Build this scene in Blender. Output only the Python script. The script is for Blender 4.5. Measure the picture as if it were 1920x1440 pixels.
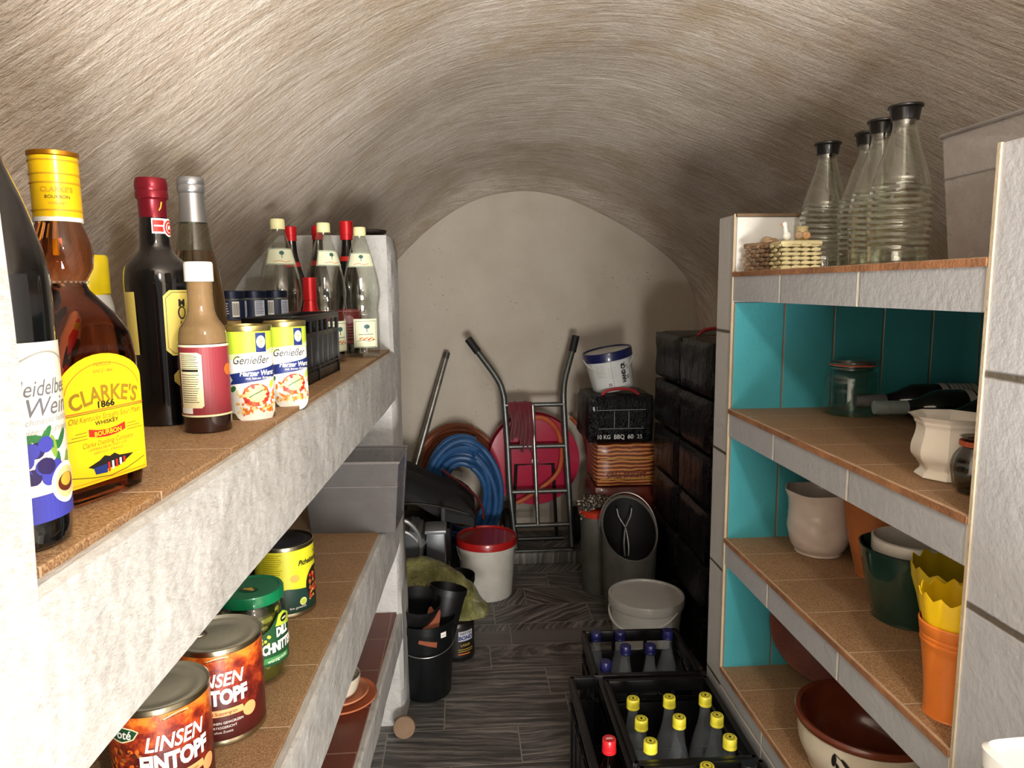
import bpy, bmesh, math, random
from mathutils import Vector, Matrix, noise
R = math.radians
random.seed(7)
for o in list(bpy.data.objects): bpy.data.objects.remove(o)
SC = bpy.context.scene
COL = SC.collection
# ---------------------------------------------------------------- camera
cam = bpy.data.cameras.new('camera'); co = bpy.data.objects.new('camera', cam); COL.objects.link(co); SC.camera = co
cam.sensor_fit = 'HORIZONTAL'; cam.sensor_width = 36; cam.lens = 1350/1920*36; cam.clip_start = .02
yaw, pitch, roll = R(4.0494), R(7.63), R(-.5)
F_ = Vector((math.sin(yaw)*math.cos(pitch), math.cos(yaw)*math.cos(pitch), -math.sin(pitch)))
R0 = Vector((math.cos(yaw), -math.sin(yaw), 0)); U0 = R0.cross(F_)
R_ = R0*math.cos(roll)+U0*math.sin(roll); U_ = -R0*math.sin(roll)+U0*math.cos(roll)
M = Matrix((R_, U_, -F_)).transposed().to_4x4(); M.translation = Vector((0, 0, 1.45)); co.matrix_world = M
# ---------------------------------------------------------------- world and lamps
W = bpy.data.worlds.new('world'); SC.world = W; W.use_nodes = True
bg = W.node_tree.nodes['Background']; bg.inputs[0].default_value = (1, .96, .92, 1); bg.inputs[1].default_value = .25
def lamp(name, loc, energy, size, col, kind='POINT'):
    l = bpy.data.lights.new(name, kind); l.energy = energy; l.color = col
    if kind == 'POINT': l.shadow_soft_size = size
    else: l.size = size
    o = bpy.data.objects.new(name, l); o.location = loc; COL.objects.link(o); return o
lamp('ceiling_bulb_light', (.38, -.35, 1.80), 34, .035, (1, .985, .965))
la = lamp('vault_fill_light', (.35, -1.35, .5), 128, .8, (1, .96, .92), 'AREA'); la.rotation_euler = (R(140), 0, 0)  # added fill behind the camera, aimed up to brighten the vault; no visible source
SC.cycles.transparent_max_bounces = 32
vs = SC.view_settings; SC.display_settings.display_device = 'sRGB'
vs.view_transform = 'Standard'; vs.look = 'None'; vs.gamma = 1; vs.use_curve_mapping = False; vs.exposure = .42
# ---------------------------------------------------------------- materials
def srgb(c):
    if isinstance(c, str): c = [int(c[i:i+2], 16)/255 for i in (0, 2, 4)]
    return tuple(x/12.92 if x <= .04045 else ((x+.055)/1.055)**2.4 for x in c)+(1,)
MATS = {}
class N:
    def __init__(s, name):
        s.m = bpy.data.materials.new(name); s.m.use_nodes = True; s.t = s.m.node_tree; s.n = s.t.nodes
        s.b = s.n['Principled BSDF']; s.out = s.n['Material Output']
    def a(s, typ, ins=None, **kw):
        x = s.n.new('ShaderNode'+typ)
        for k, v in kw.items(): setattr(x, k, v)
        for k, v in (ins or {}).items():
            if hasattr(v, 'is_linked') or hasattr(v, 'links'): s.t.links.new(v, x.inputs[k])
            else: x.inputs[k].default_value = v
        return x
    def l(s, a, b): s.t.links.new(a, b)
    def math(s, op, a, b=None, c=None):
        ins = {0: a}
        if b is not None: ins[1] = b
        if c is not None: ins[2] = c
        return s.a('Math', ins, operation=op).outputs[0]
    def mix(s, f, a, b):
        x = s.n.new('ShaderNodeMix'); x.data_type = 'RGBA'
        for i, v in ((0, f), (6, a), (7, b)):
            if hasattr(v, 'links'): s.t.links.new(v, x.inputs[i])
            else: x.inputs[i].default_value = v
        return x.outputs[2]
    def ramp(s, f, stops):
        x = s.n.new('ShaderNodeValToRGB'); s.t.links.new(f, x.inputs[0]); e = x.color_ramp.elements
        while len(e) < len(stops): e.new(.5)
        for i, (p, c) in enumerate(stops):
            e[i].position = p; e[i].color = c if len(c) == 4 else tuple(c)+(1,)
        return x.outputs[0]
    def bump(s, h, strength, dist=.01, nrm=None):
        ins = {'Height': h, 'Strength': strength, 'Distance': dist}
        if nrm is not None: ins['Normal'] = nrm
        x = s.a('Bump', ins); s.l(x.outputs[0], s.b.inputs['Normal']); return x.outputs[0]
    def noise(s, vec, scale, detail=4, rough=.6):
        return s.a('TexNoise', {'Vector': vec, 'Scale': scale, 'Detail': detail, 'Roughness': rough}).outputs[0]
def mat(name, col, rough=.5, metal=0, var=.08, bump=0, bscale=80, coat=0, spec=.5, trans=0, ior=1.45, sheen=0):
    if name in MATS: return MATS[name]
    k = N(name); c = srgb(col); tc = k.a('TexCoord').outputs['Object']
    nz = k.noise(tc, 14, 3)
    dark = tuple(x*(1-var*2) for x in c[:3])+(1,); lite = tuple(min(1, x*(1+var)) for x in c[:3])+(1,)
    k.l(k.ramp(nz, [(.3, dark), (.7, lite)]), k.b.inputs['Base Color'])
    k.b.inputs['Roughness'].default_value = rough; k.b.inputs['Metallic'].default_value = metal
    k.b.inputs['Coat Weight'].default_value = coat; k.b.inputs['Coat Roughness'].default_value = .08
    k.b.inputs['Specular IOR Level'].default_value = spec; k.b.inputs['Transmission Weight'].default_value = trans; k.b.inputs['IOR'].default_value = ior
    k.b.inputs['Sheen Weight'].default_value = sheen
    if bump: k.bump(k.noise(tc, bscale, 4), bump, .004)
    MATS[name] = k.m; return k.m
def glass(name, tint, rough=.03, fac=1.0):
    """thin glass: a tinted clear layer under a Fresnel gloss"""
    if name in MATS: return MATS[name]
    k = N(name); tr = k.a('BsdfTransparent', {0: srgb(tint)}); gl = k.a('BsdfGlossy', {'Roughness': rough, 0: (1, 1, 1, 1)})
    fc = k.a('LayerWeight', {0: .5}).outputs[1]; f = k.math('MULTIPLY', k.math('MULTIPLY_ADD', k.math('POWER', fc, 4), .75, .045), fac)
    mx = k.a('MixShader', {0: f, 1: tr.outputs[0], 2: gl.outputs[0]}); k.l(mx.outputs[0], k.out.inputs[0])
    MATS[name] = k.m; return k.m
def sheer(name, col, alpha, rough=.2):
    """translucent plastic film or sheet"""
    if name in MATS: return MATS[name]
    k = N(name); k.b.inputs['Base Color'].default_value = srgb(col); k.b.inputs['Roughness'].default_value = rough
    nz = k.noise(k.a('TexCoord').outputs['Object'], 20, 4)
    k.l(k.ramp(nz, [(.3, (alpha*.8,)*3), (.7, (min(1, alpha*1.15),)*3)]), k.b.inputs['Alpha'])
    k.bump(nz, .2, .01)
    MATS[name] = k.m; return k.m
def axes(k, ax):
    tc = k.a('TexCoord').outputs['Object']; sp = k.a('SeparateXYZ', {0: tc}).outputs
    return tc, sp[ax[0]], sp[ax[1]]
def tile_mat(name, col, joint, ax, su, ou, sv, ov, jw=.004, rough=.35, speck=None, bump=.25, bscale=120, var=.1, hi=.0, cellvar=.12):
    """rectangular tiles laid on a grid: su/sv tile sizes, ou/ov a joint position, with grout joints"""
    k = N(name); tc, u, v = axes(k, ax)
    def edge(c, s, o):
        t = k.math('DIVIDE', k.math('SUBTRACT', c, o), s); fr = k.math('FRACT', t); cell = k.math('FLOOR', t)
        d = k.math('MULTIPLY', k.math('MINIMUM', fr, k.math('SUBTRACT', 1, fr)), s); return d, cell
    du, cu = edge(u, su, ou); dv, cv = edge(v, sv, ov)
    wob = k.noise(tc, 25, 2)
    d = k.math('ADD', k.math('MINIMUM', du, dv), k.math('MULTIPLY', k.math('SUBTRACT', wob, .5), .003))
    mask = k.a('MapRange', {0: d, 1: jw*.4, 2: jw*.8, 3: 0, 4: 1}).outputs[0]
    cellv = k.a('CombineXYZ', {0: cu, 1: cv}).outputs[0]
    rnd = k.a('TexWhiteNoise', {0: cellv}, noise_dimensions='3D').outputs[0]
    c = srgb(col); nz = k.noise(tc, 9, 4); fine = k.noise(tc, bscale, 3)
    base = k.ramp(nz, [(.3, tuple(x*(1-var) for x in c[:3])), (.7, tuple(min(1, x*(1+var)) for x in c[:3]))])
    if speck:
        sp = k.noise(tc, 430, 2, .8); base = k.mix(k.a('MapRange', {0: sp, 1: .38, 2: .62}).outputs[0], srgb(speck), base)
    base = k.mix(k.math('MULTIPLY', rnd, cellvar), base, tuple(x*.35 for x in c[:3])+(1,))
    base = k.mix(mask, srgb(joint), base); k.l(base, k.b.inputs['Base Color'])
    k.b.inputs['Roughness'].default_value = rough
    h = k.math('ADD', k.math('MULTIPLY', mask, 1.2), k.math('MULTIPLY', fine, bump)); k.bump(h, .5, .004)
    MATS[name] = k.m; return k.m
# ---------------------------------------------------------------- mesh helpers
def finish(bm, name, m, parent=None, smooth=True, loc=None, rot=None, kind=None, auto=38):
    bmesh.ops.remove_doubles(bm, verts=bm.verts, dist=1e-6)
    me = bpy.data.meshes.new(name); bm.normal_update(); bm.to_mesh(me); bm.free()
    for x in (m if isinstance(m, (list, tuple)) else [m]): me.materials.append(x)
    if smooth:
        for p in me.polygons: p.use_smooth = True
        try: me.set_sharp_from_angle(angle=R(auto))
        except Exception: pass
    o = bpy.data.objects.new(name, me); COL.objects.link(o)
    if parent: o.parent = parent
    if loc: o.location = loc
    if rot: o.rotation_euler = rot
    if kind: o['kind'] = kind
    return o
def thing(name, label, cat, loc=(0, 0, 0), rz=0, group=None, rot=None):
    o = bpy.data.objects.new(name, None); o.empty_display_size = .02; COL.objects.link(o); o.location = loc; o.rotation_euler = rot or (0, 0, rz)
    o['label'] = label; o['category'] = cat
    if group: o['group'] = group
    return o
def tag(o, label, cat, group=None, kind=None):
    o['label'] = label; o['category'] = cat
    if group: o['group'] = group
    if kind: o['kind'] = kind
    return o
def dup(root, loc, rz, label, group=None):
    def cp(o, par):
        c = o.copy(); COL.objects.link(c); c.parent = par
        for ch in [x for x in list(bpy.data.objects) if x.parent == o]: cp(ch, c)
        return c
    r = cp(root, None); r.location = loc
    if rz is not None: r.rotation_euler = (0, 0, rz)
    r['label'] = label
    if group: r['group'] = group
    return r
def box(bm, x0, x1, y0, y1, z0, z1, bev=0, mtx=None, mi=0):
    vs_ = [bm.verts.new(p) for p in ((x0, y0, z0), (x1, y0, z0), (x1, y1, z0), (x0, y1, z0), (x0, y0, z1), (x1, y0, z1), (x1, y1, z1), (x0, y1, z1))]
    fs = [bm.faces.new([vs_[i] for i in f]) for f in ((0, 3, 2, 1), (4, 5, 6, 7), (0, 1, 5, 4), (1, 2, 6, 5), (2, 3, 7, 6), (3, 0, 4, 7))]
    for f in fs: f.material_index = mi
    if bev:
        es = list({e for f in fs for e in f.edges})
        r = bmesh.ops.bevel(bm, geom=es, offset=bev, segments=2, affect='EDGES', profile=.6)
        vs_ = list({v for f in r['faces'] for v in f.verts} | {v for f in fs if f.is_valid for v in f.verts})
        for f in r['faces']: f.material_index = mi
    if mtx is not None:
        for v in vs_: v.co = mtx @ v.co
    return vs_
def prism(bm, poly, z0, z1, bev=0):
    a = [bm.verts.new((x, y, z0)) for x, y in poly]; b = [bm.verts.new((x, y, z1)) for x, y in poly]; n = len(poly)
    fs = [bm.faces.new(a[::-1]), bm.faces.new(b)]+[bm.faces.new((a[i], a[(i+1) % n], b[(i+1) % n], b[i])) for i in range(n)]
    if bev: bmesh.ops.bevel(bm, geom=list({e for f in fs for e in f.edges}), offset=bev, segments=2, affect='EDGES', profile=.6)
def lathe(bm, prof, seg=40, mtx=None, fn=None, mi=0):
    """revolve (r, z) points; fn(angle, r, z, i) may return a changed (r, z)"""
    rings = []
    for i, (r, z) in enumerate(prof):
        if r < 1e-5:
            v = bm.verts.new((0, 0, z)); rings.append([v]); continue
        ring = []
        for j in range(seg):
            a = 2*math.pi*j/seg; rr, zz = fn(a, r, z, i) if fn else (r, z)
            ring.append(bm.verts.new((rr*math.cos(a), rr*math.sin(a), zz)))
        rings.append(ring)
    new = []
    for A, B in zip(rings, rings[1:]):
        if len(A) == 1 and len(B) == 1: continue
        for j in range(seg):
            j2 = (j+1) % seg
            if len(A) == 1: f = bm.faces.new((A[0], B[j], B[j2]))
            elif len(B) == 1: f = bm.faces.new((A[j], A[j2], B[0]))
            else: f = bm.faces.new((A[j], A[j2], B[j2], B[j]))
            f.material_index = mi; new.append(f)
    bmesh.ops.recalc_face_normals(bm, faces=new)
    if mtx is not None:
        for r_ in rings:
            for v in r_: v.co = mtx @ v.co
    return rings
def curve_pts(pts, n=6):
    """Catmull-Rom through points (any dimension)"""
    pts = [Vector(p) for p in pts]; out = []
    P = [pts[0]*2-pts[1]]+pts+[pts[-1]*2-pts[-2]]
    for i in range(1, len(P)-2):
        a, b, c, d = P[i-1:i+3]
        for k in range(n):
            t = k/n; out.append(.5*((2*b)+(c-a)*t+(2*a-5*b+4*c-d)*t*t+(3*b-a-3*c+d)*t**3))
    out.append(pts[-1]); return out
def sprof(pts, n=5):
    o = curve_pts([(r, z, 0) for r, z in pts], n); return [(max(p.x, 0), p.y) for p in o]
def tube(bm, pts, r, seg=10, closed=False, mi=0, cap=True):
    pts = [Vector(p) for p in pts]; n = len(pts); rings = []
    rad = r if callable(r) else (lambda t: r)
    up = None
    for i, p in enumerate(pts):
        if closed: t = pts[(i+1) % n]-pts[i-1]
        else: t = pts[min(i+1, n-1)]-pts[max(i-1, 0)]
        if t.length < 1e-9: t = Vector((0, 0, 1))
        t.normalize()
        if up is None: up = Vector((0, 0, 1)) if abs(t.z) < .9 else Vector((1, 0, 0))
        s = t.cross(up)
        if s.length < 1e-4: s = t.orthogonal()
        s.normalize(); up = s.cross(t).normalized(); q = rad(i/max(1, n-1))
        rings.append([bm.verts.new(p+(s*math.cos(2*math.pi*j/seg)+up*math.sin(2*math.pi*j/seg))*q) for j in range(seg)])
    for i in range(n if closed else n-1):
        A, B = rings[i], rings[(i+1) % n]
        for j in range(seg):
            f = bm.faces.new((A[j], A[(j+1) % seg], B[(j+1) % seg], B[j])); f.material_index = mi
    if not closed and cap:
        bm.faces.new(rings[0][::-1]).material_index = mi; bm.faces.new(rings[-1]).material_index = mi
def loft(bm, secs, seg=32, cap=True):
    """stack of superellipse sections (z, rx, ry, exponent[, cx, cy])"""
    rings = []
    for s in secs:
        z, rx, ry, e = s[:4]; cx, cy = s[4:6] if len(s) > 5 else (0, 0); ring = []
        for j in range(seg):
            a = 2*math.pi*(j+.5)/seg; c, q = math.cos(a), math.sin(a)
            ring.append(bm.verts.new((cx+rx*math.copysign(abs(c)**(2/e), c), cy+ry*math.copysign(abs(q)**(2/e), q), z)))
        rings.append(ring)
    for A, B in zip(rings, rings[1:]):
        for j in range(seg): bm.faces.new((A[j], A[(j+1) % seg], B[(j+1) % seg], B[j]))
    if cap: bm.faces.new(rings[0][::-1]); bm.faces.new(rings[-1])
    return rings
def ball(bm, c, rx, ry=None, rz=None, sub=2, mi=0, mtx=None):
    ry = ry or rx; rz = rz or rx
    g = bmesh.ops.create_icosphere(bm, subdivisions=sub, radius=1)
    for v in g['verts']:
        p = Vector((v.co.x*rx, v.co.y*ry, v.co.z*rz))
        if mtx: p = mtx @ p
        v.co = p+Vector(c)
        for f in v.link_faces: f.material_index = mi
def shape(name, m, parent, fn, smooth=True, **kw):
    bm = bmesh.new(); fn(bm); return finish(bm, name, m, parent, smooth, **kw)
# ---------------------------------------------------------------- printed labels
def on_cyl(prof, ang):
    """surface map for round bodies; prof: radius as number or function of z"""
    pr = prof if callable(prof) else (lambda z: prof)
    def s(u, v, off):
        r0 = pr(v); a = ang+u/max(r0, .01) if not callable(prof) else ang+u/prof.ref
        r = r0+off; return Vector((r*math.cos(a), r*math.sin(a), v))
    return s
def on_plane(org, right, up):
    org, right, up = Vector(org), Vector(right).normalized(), Vector(up).normalized(); n = right.cross(up)
    return lambda u, v, off: org+right*u+up*v+n*off
class Print:
    """flat shapes and letters in (u, v), bent onto a surface"""
    def __init__(s): s.bm = bmesh.new(); s.mats = []
    def mi(s, m):
        if m not in s.mats: s.mats.append(m)
        return s.mats.index(m)
    def poly(s, pts, m, w=0):
        v = [s.bm.verts.new((p[0], p[1], w)) for p in pts]; f = s.bm.faces.new(v); f.material_index = s.mi(m); return s
    def rect(s, u0, v0, u1, v1, m, w=0): return s.poly([(u0, v0), (u1, v0), (u1, v1), (u0, v1)], m, w)
    def ell(s, u, v, a, b, m, w=0, n=20, rot=0):
        c, q = math.cos(rot), math.sin(rot)
        return s.poly([(u+a*math.cos(t)*c-b*math.sin(t)*q, v+a*math.cos(t)*q+b*math.sin(t)*c) for t in [2*math.pi*i/n for i in range(n)]], m, w)
    def line(s, pts, t, m, w=0):
        for (a, b), (c, d) in zip(pts, pts[1:]):
            dx, dy = c-a, d-b; L = math.hypot(dx, dy) or 1; nx, ny = -dy/L*t/2, dx/L*t/2
            s.poly([(a-nx, b-ny), (c-nx, d-ny), (c+nx, d+ny), (a+nx, b+ny)], m, w)
        return s
    def text(s, txt, u, v, size, m, w=0, shear=0, bold=0, sx=1, rot=0, align='CENTER', arc=0):
        cu = bpy.data.curves.new('txt', 'FONT'); cu.body = txt; cu.size = size; cu.shear = shear; cu.offset = bold; cu.align_x = align; cu.align_y = 'CENTER'; cu.resolution_u = 3
        ob = bpy.data.objects.new('txt', cu); me = ob.to_mesh(); base = len(s.bm.verts); i = s.mi(m); c, q = math.cos(rot), math.sin(rot); vs_ = []
        for vt in me.vertices:
            x, y = vt.co.x*sx, vt.co.y
            if arc:
                a = x/arc; x, y = (arc+y)*math.sin(a), (arc+y)*math.cos(a)-arc
            vs_.append(s.bm.verts.new((u+x*c-y*q, v+x*q+y*c, w)))
        for p in me.polygons:
            try: f = s.bm.faces.new([vs_[k] for k in p.vertices]); f.material_index = i
            except ValueError: pass
        ob.to_mesh_clear(); bpy.data.objects.remove(ob); bpy.data.curves.remove(cu); return s
    def put(s, name, surf, parent, base=.0004, step=None, vstep=None):
        bm = s.bm
        if step:
            us = [v.co.x for v in bm.verts]; x = math.floor(min(us)/step)*step
            while x < max(us):
                bmesh.ops.bisect_plane(bm, geom=bm.verts[:]+bm.edges[:]+bm.faces[:], plane_co=(x, 0, 0), plane_no=(1, 0, 0)); x += step
        if vstep:
            ys = [v.co.y for v in bm.verts]; y = math.floor(min(ys)/vstep)*vstep
            while y < max(ys):
                bmesh.ops.bisect_plane(bm, geom=bm.verts[:]+bm.edges[:]+bm.faces[:], plane_co=(0, y, 0), plane_no=(0, 1, 0)); y += vstep
        for v in bm.verts: v.co = surf(v.co.x, v.co.y, base+v.co.z*.0002)
        return finish(bm, name, s.mats, parent, smooth=False)
def lines(p, u0, u1, v0, dv, n, m, w=1, t=.0012, jit=.2):
    for i in range(n):
        L = (u1-u0)*(1-random.random()*jit); v = v0-i*dv; p.rect(u0, v-t/2, u0+L, v+t/2, m, w)
paper = lambda n, c: mat('print_'+n, c, .45, var=.02)
WHT = paper('white', 'f2efe6'); INK = paper('ink', '1d1a18'); YEL = paper('yellow', 'edc016'); RED = paper('red', 'c8281e'); GRN = paper('green', '2f6b3a')
LIM = paper('lime', 'b9d23c'); NAV = paper('navy', '1f2f6e'); CRM = paper('cream', 'efe6b8'); ORG = paper('orange', 'd96a25'); BRN = paper('brown', '5a2417'); MAR = paper('maroon', '8a3038')
GRY = paper('grey', '9a9a96'); GLD = paper('gold', 'c9a23a'); PNK = paper('pink', 'd79ab0'); LBL = paper('light_blue', '7f93c9'); BLU = paper('violet_blue', '3d3f9a')
# ================================================================ THE ROOM
def vault_mat():
    k = N('brushed_lime_plaster'); uv = k.a('UVMap').outputs[0]
    tc = k.a('TexCoord').outputs['Object']
    warp = k.a('MixRGB', {0: .04, 1: uv, 2: k.a('TexNoise', {'Vector': uv, 'Scale': 2.2, 'Detail': 3}).outputs[1]}).outputs[0]
    mp = k.a('Mapping', {0: warp, 2: (0, 0, R(7)), 3: (8, 75, 1)}).outputs[0]
    sta = k.noise(mp, 1, 6, .72)
    mpb = k.a('Mapping', {0: warp, 2: (0, 0, R(38)), 3: (9, 60, 1)}).outputs[0]; stb = k.noise(mpb, 1, 6, .75)
    sel = k.a('MapRange', {0: k.noise(tc, 2.0, 3), 1: .40, 2: .50}).outputs[0]
    st = k.math('ADD', k.math('MULTIPLY', sta, sel), k.math('MULTIPLY', stb, k.math('SUBTRACT', 1, sel)))
    mp2 = k.a('Mapping', {0: warp, 2: (0, 0, R(-9)), 3: (5, 24, 1)}).outputs[0]; st2 = k.noise(mp2, 1, 5, .6)
    pt = k.noise(tc, 1.7, 4); grit = k.noise(tc, 85, 4, .7)
    c = k.ramp(k.math('ADD', k.math('ADD', k.math('MULTIPLY', st, .72), k.math('MULTIPLY', grit, .22)), k.math('MULTIPLY', pt, .34)), [(.40, srgb('93806b')), (.57, srgb('b9aa98')), (.72, srgb('d9cfc2')), (.88, srgb('ece6dc'))])
    bl = k.a('MapRange', {0: k.noise(tc, 3.2, 6, .7), 1: .50, 2: .68}).outputs[0]
    c = k.mix(k.math('MULTIPLY', bl, .5), c, srgb('a98f66')); k.l(c, k.b.inputs['Base Color']); k.b.inputs['Roughness'].default_value = .8
    h = k.math('ADD', k.math('MULTIPLY', st, 1), k.math('ADD', k.math('MULTIPLY', st2, 1.1), k.math('MULTIPLY', grit, .8)))
    k.bump(h, .75, .0085); return k.m
VM = vault_mat()
def wall_mat(name, a, b, specks=False, bs=.25, sc=40):
    k = N(name); tc = k.a('TexCoord').outputs['Object']; nz = k.noise(tc, 3, 5); f = k.noise(tc, sc, 5)
    c = k.ramp(nz, [(.35, srgb(a)), (.65, srgb(b))])
    if specks:
        v = k.a('TexVoronoi', {'Vector': tc, 'Scale': 38}).outputs[0]; big = k.noise(tc, 2.5, 2)
        msk = k.math('MULTIPLY', k.a('MapRange', {0: v, 1: .16, 2: .08}).outputs[0], k.a('MapRange', {0: big, 1: .52, 2: .62}).outputs[0]); c = k.mix(msk, c, srgb('6d5f50'))
    k.l(c, k.b.inputs['Base Color']); k.b.inputs['Roughness'].default_value = .75; k.bump(f, bs, .01); return k.m
WM = wall_mat('smooth_cream_plaster', 'b3a999', 'bfb6a7', True, .12)
def white_plaster():
    k = N('rough_white_paint'); tc = k.a('TexCoord').outputs['Object']
    mp = k.a('Mapping', {0: tc, 2: (R(25), 0, 0), 3: (60, 14, 75)}).outputs[0]; f = k.noise(mp, 1, 5, .65); g = k.noise(tc, 9, 3)
    k.l(k.ramp(g, [(.3, srgb('b0afab')), (.7, srgb('c5c4c0'))]), k.b.inputs['Base Color']); k.b.inputs['Roughness'].default_value = .55
    k.bump(k.math('ADD', f, k.math('MULTIPLY', g, 1.5)), .75, .008); return k.m
PL = white_plaster()
def floor_mat():
    k = N('striated_grey_stone'); tc = k.a('TexCoord').outputs['Object']; s = k.a('SeparateXYZ', {0: tc}).outputs
    row = k.math('DIVIDE', s[1], .185); rf = k.math('FLOOR', row); sh = k.math('MULTIPLY', k.a('TexWhiteNoise', {'W': rf}, noise_dimensions='1D').outputs[0], .7)
    colx = k.math('DIVIDE', k.math('ADD', s[0], sh), .43); cf = k.math('FLOOR', colx)
    cell = k.a('CombineXYZ', {0: cf, 1: rf}).outputs[0]; rn = k.a('TexWhiteNoise', {0: cell}, noise_dimensions='3D').outputs
    far = k.a('MapRange', {0: s[1], 1: 2.6, 2: 2.9}).outputs[0]
    ang = k.math('MULTIPLY', k.math('SUBTRACT', rn[0], .5), k.a('MapRange', {0: far, 3: .25, 4: 2.6}).outputs[0])
    vr = k.a('VectorRotate', {'Vector': tc, 'Angle': ang}, rotation_type='Z_AXIS').outputs[0]
    w = k.a('MixRGB', {0: .035, 1: vr, 2: k.a('TexNoise', {'Vector': tc, 'Scale': 6, 'Detail': 3}).outputs[1]}).outputs[0]
    mp = k.a('Mapping', {0: k.a('VectorMath', {0: w, 1: cell}, operation='ADD').outputs[0], 3: (3.5, 55, 1)}).outputs[0]
    st = k.noise(mp, 1, 6, .65)
    c = k.ramp(st, [(.3, srgb('2b2a29')), (.45, srgb('4b4947')), (.56, srgb('78746f')), (.7, srgb('aba69f'))])
    c = k.mix(k.math('MULTIPLY', rn[0], .3), c, srgb('3a3734'))
    pk = k.noise(tc, 3.5, 3); c = k.mix(k.math('MULTIPLY', k.a('MapRange', {0: pk, 1: .5, 2: .75}).outputs[0], .15), c, srgb('6b4a47'))
    def ed(t, sz):
        f = k.math('FRACT', t); return k.math('MULTIPLY', k.math('MINIMUM', f, k.math('SUBTRACT', 1, f)), sz)
    j = k.a('MapRange', {0: k.math('MINIMUM', ed(row, .185), ed(colx, .43)), 1: .0012, 2: .0028}).outputs[0]
    c = k.mix(j, srgb('8a847b'), c); k.l(c, k.b.inputs['Base Color']); k.b.inputs['Roughness'].default_value = .42
    k.bump(k.math('ADD', st, k.math('MULTIPLY', j, .8)), .25, .004); return k.m
FM = floor_mat()
BP = [(-.66, 0), (-.66, .5), (-.66, .9), (-.645, 1.1), (-.60, 1.25), (-.53, 1.39), (-.44, 1.50), (-.329, 1.611), (-.196, 1.74), (-.053, 1.845), (.089, 1.917), (.24, 1.957), (.406, 1.968), (.569, 1.937), (.734, 1.87), (.902, 1.784), (1.074, 1.679), (1.2, 1.575), (1.294, 1.448), (1.32, 1.30), (1.32, .9), (1.32, .5), (1.32, 0)]
PF = curve_pts([(x, z, 0) for x, z in BP], 4)
def vscale(y):
    pts = [(-3, 1.17), (2.4, 1.17), (3.0, 1.14), (3.45, 1.10), (3.72, 1.075), (3.86, 1.05), (3.93, 1.01), (4.0, 1.0)]
    for (a, p), (b, q) in zip(pts, pts[1:]):
        if y <= b: return p+(q-p)*(y-a)/(b-a)
    return 1
def vpoint(p, y):
    s = vscale(y); x, z = p.x, p.y
    k = max(0, min(1, (z-1.0)/.35)); k = k*k*(3-2*k)
    return Vector((.35+(x-.35)*(1+(s-1)*(.55+.45*k)), y, z if z < 1.0 else 1.0+(z-1.0)*s))
def build_vault(bm, i0, i1):
    uvl = bm.loops.layers.uv.new('UVMap'); ys = [-1.7+.06*i for i in range(90)]+[3.7, 3.78, 3.86, 3.93, 4.0]; rows = []
    L = [0]
    for a, b in zip(PF, PF[1:]): L.append(L[-1]+(b-a).length)
    for y in ys:
        r = []
        for p in PF[i0:i1]:
            q = vpoint(p, y); n = noise.noise(Vector((q.x*2.2, y*1.6, q.z*2.2)))*.012+noise.noise(Vector((q.x*7, y*5, q.z*7)))*.004
            if y > 3.7: n *= .3
            d = Vector((.4-q.x, 0, 1.0-q.z)); d.normalize(); r.append(bm.verts.new(q+d*n if q.z > 1.0 else q+Vector((d.x, 0, 0))*n))
        rows.append(r)
    for i in range(len(ys)-1):
        for j in range(i1-i0-1):
            f = bm.faces.new((rows[i][j], rows[i][j+1], rows[i+1][j+1], rows[i+1][j]))
            for lp, (a, b) in zip(f.loops, ((i, j), (i, j+1), (i+1, j+1), (i+1, j))): lp[uvl].uv = (L[i0+b], ys[a]+.5*math.sqrt((L[i0+b]-L[-1]/2)**2+.09))
iL = next(i for i, p in enumerate(PF) if p.y > 1.0); iR = len(PF)-iL
shape('wall_left', VM, None, lambda bm: build_vault(bm, 0, iL+1), kind='structure')
shape('ceiling', VM, None, lambda bm: build_vault(bm, iL, iR), kind='structure')
shape('wall_right', VM, None, lambda bm: build_vault(bm, iR-1, len(PF)), kind='structure')
def bw(bm):
    # filled arch, fine enough to shade smoothly
    top = [vpoint(p, 4.0) for p in PF]
    top = [Vector((p.x+(.01 if p.x > .4 else -.01), 4.0, p.z+(.015 if p.z > .1 else 0))) for p in top]
    for yy in (4.0, 4.12):
        vsx = [bm.verts.new((p.x, yy, p.z)) for p in top]; bm.faces.new(vsx)
shape('wall_back', WM, None, bw, smooth=False, kind='structure')
shape('floor', FM, None, lambda bm: box(bm, -1.0, 1.7, -1.8, 4.15, -.1, 0), smooth=False, kind='structure')
shape('trim_1', FM, None, lambda bm: box(bm, -.15, .64, 3.63, 3.985, .001, .06, .004), kind='structure')
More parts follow.
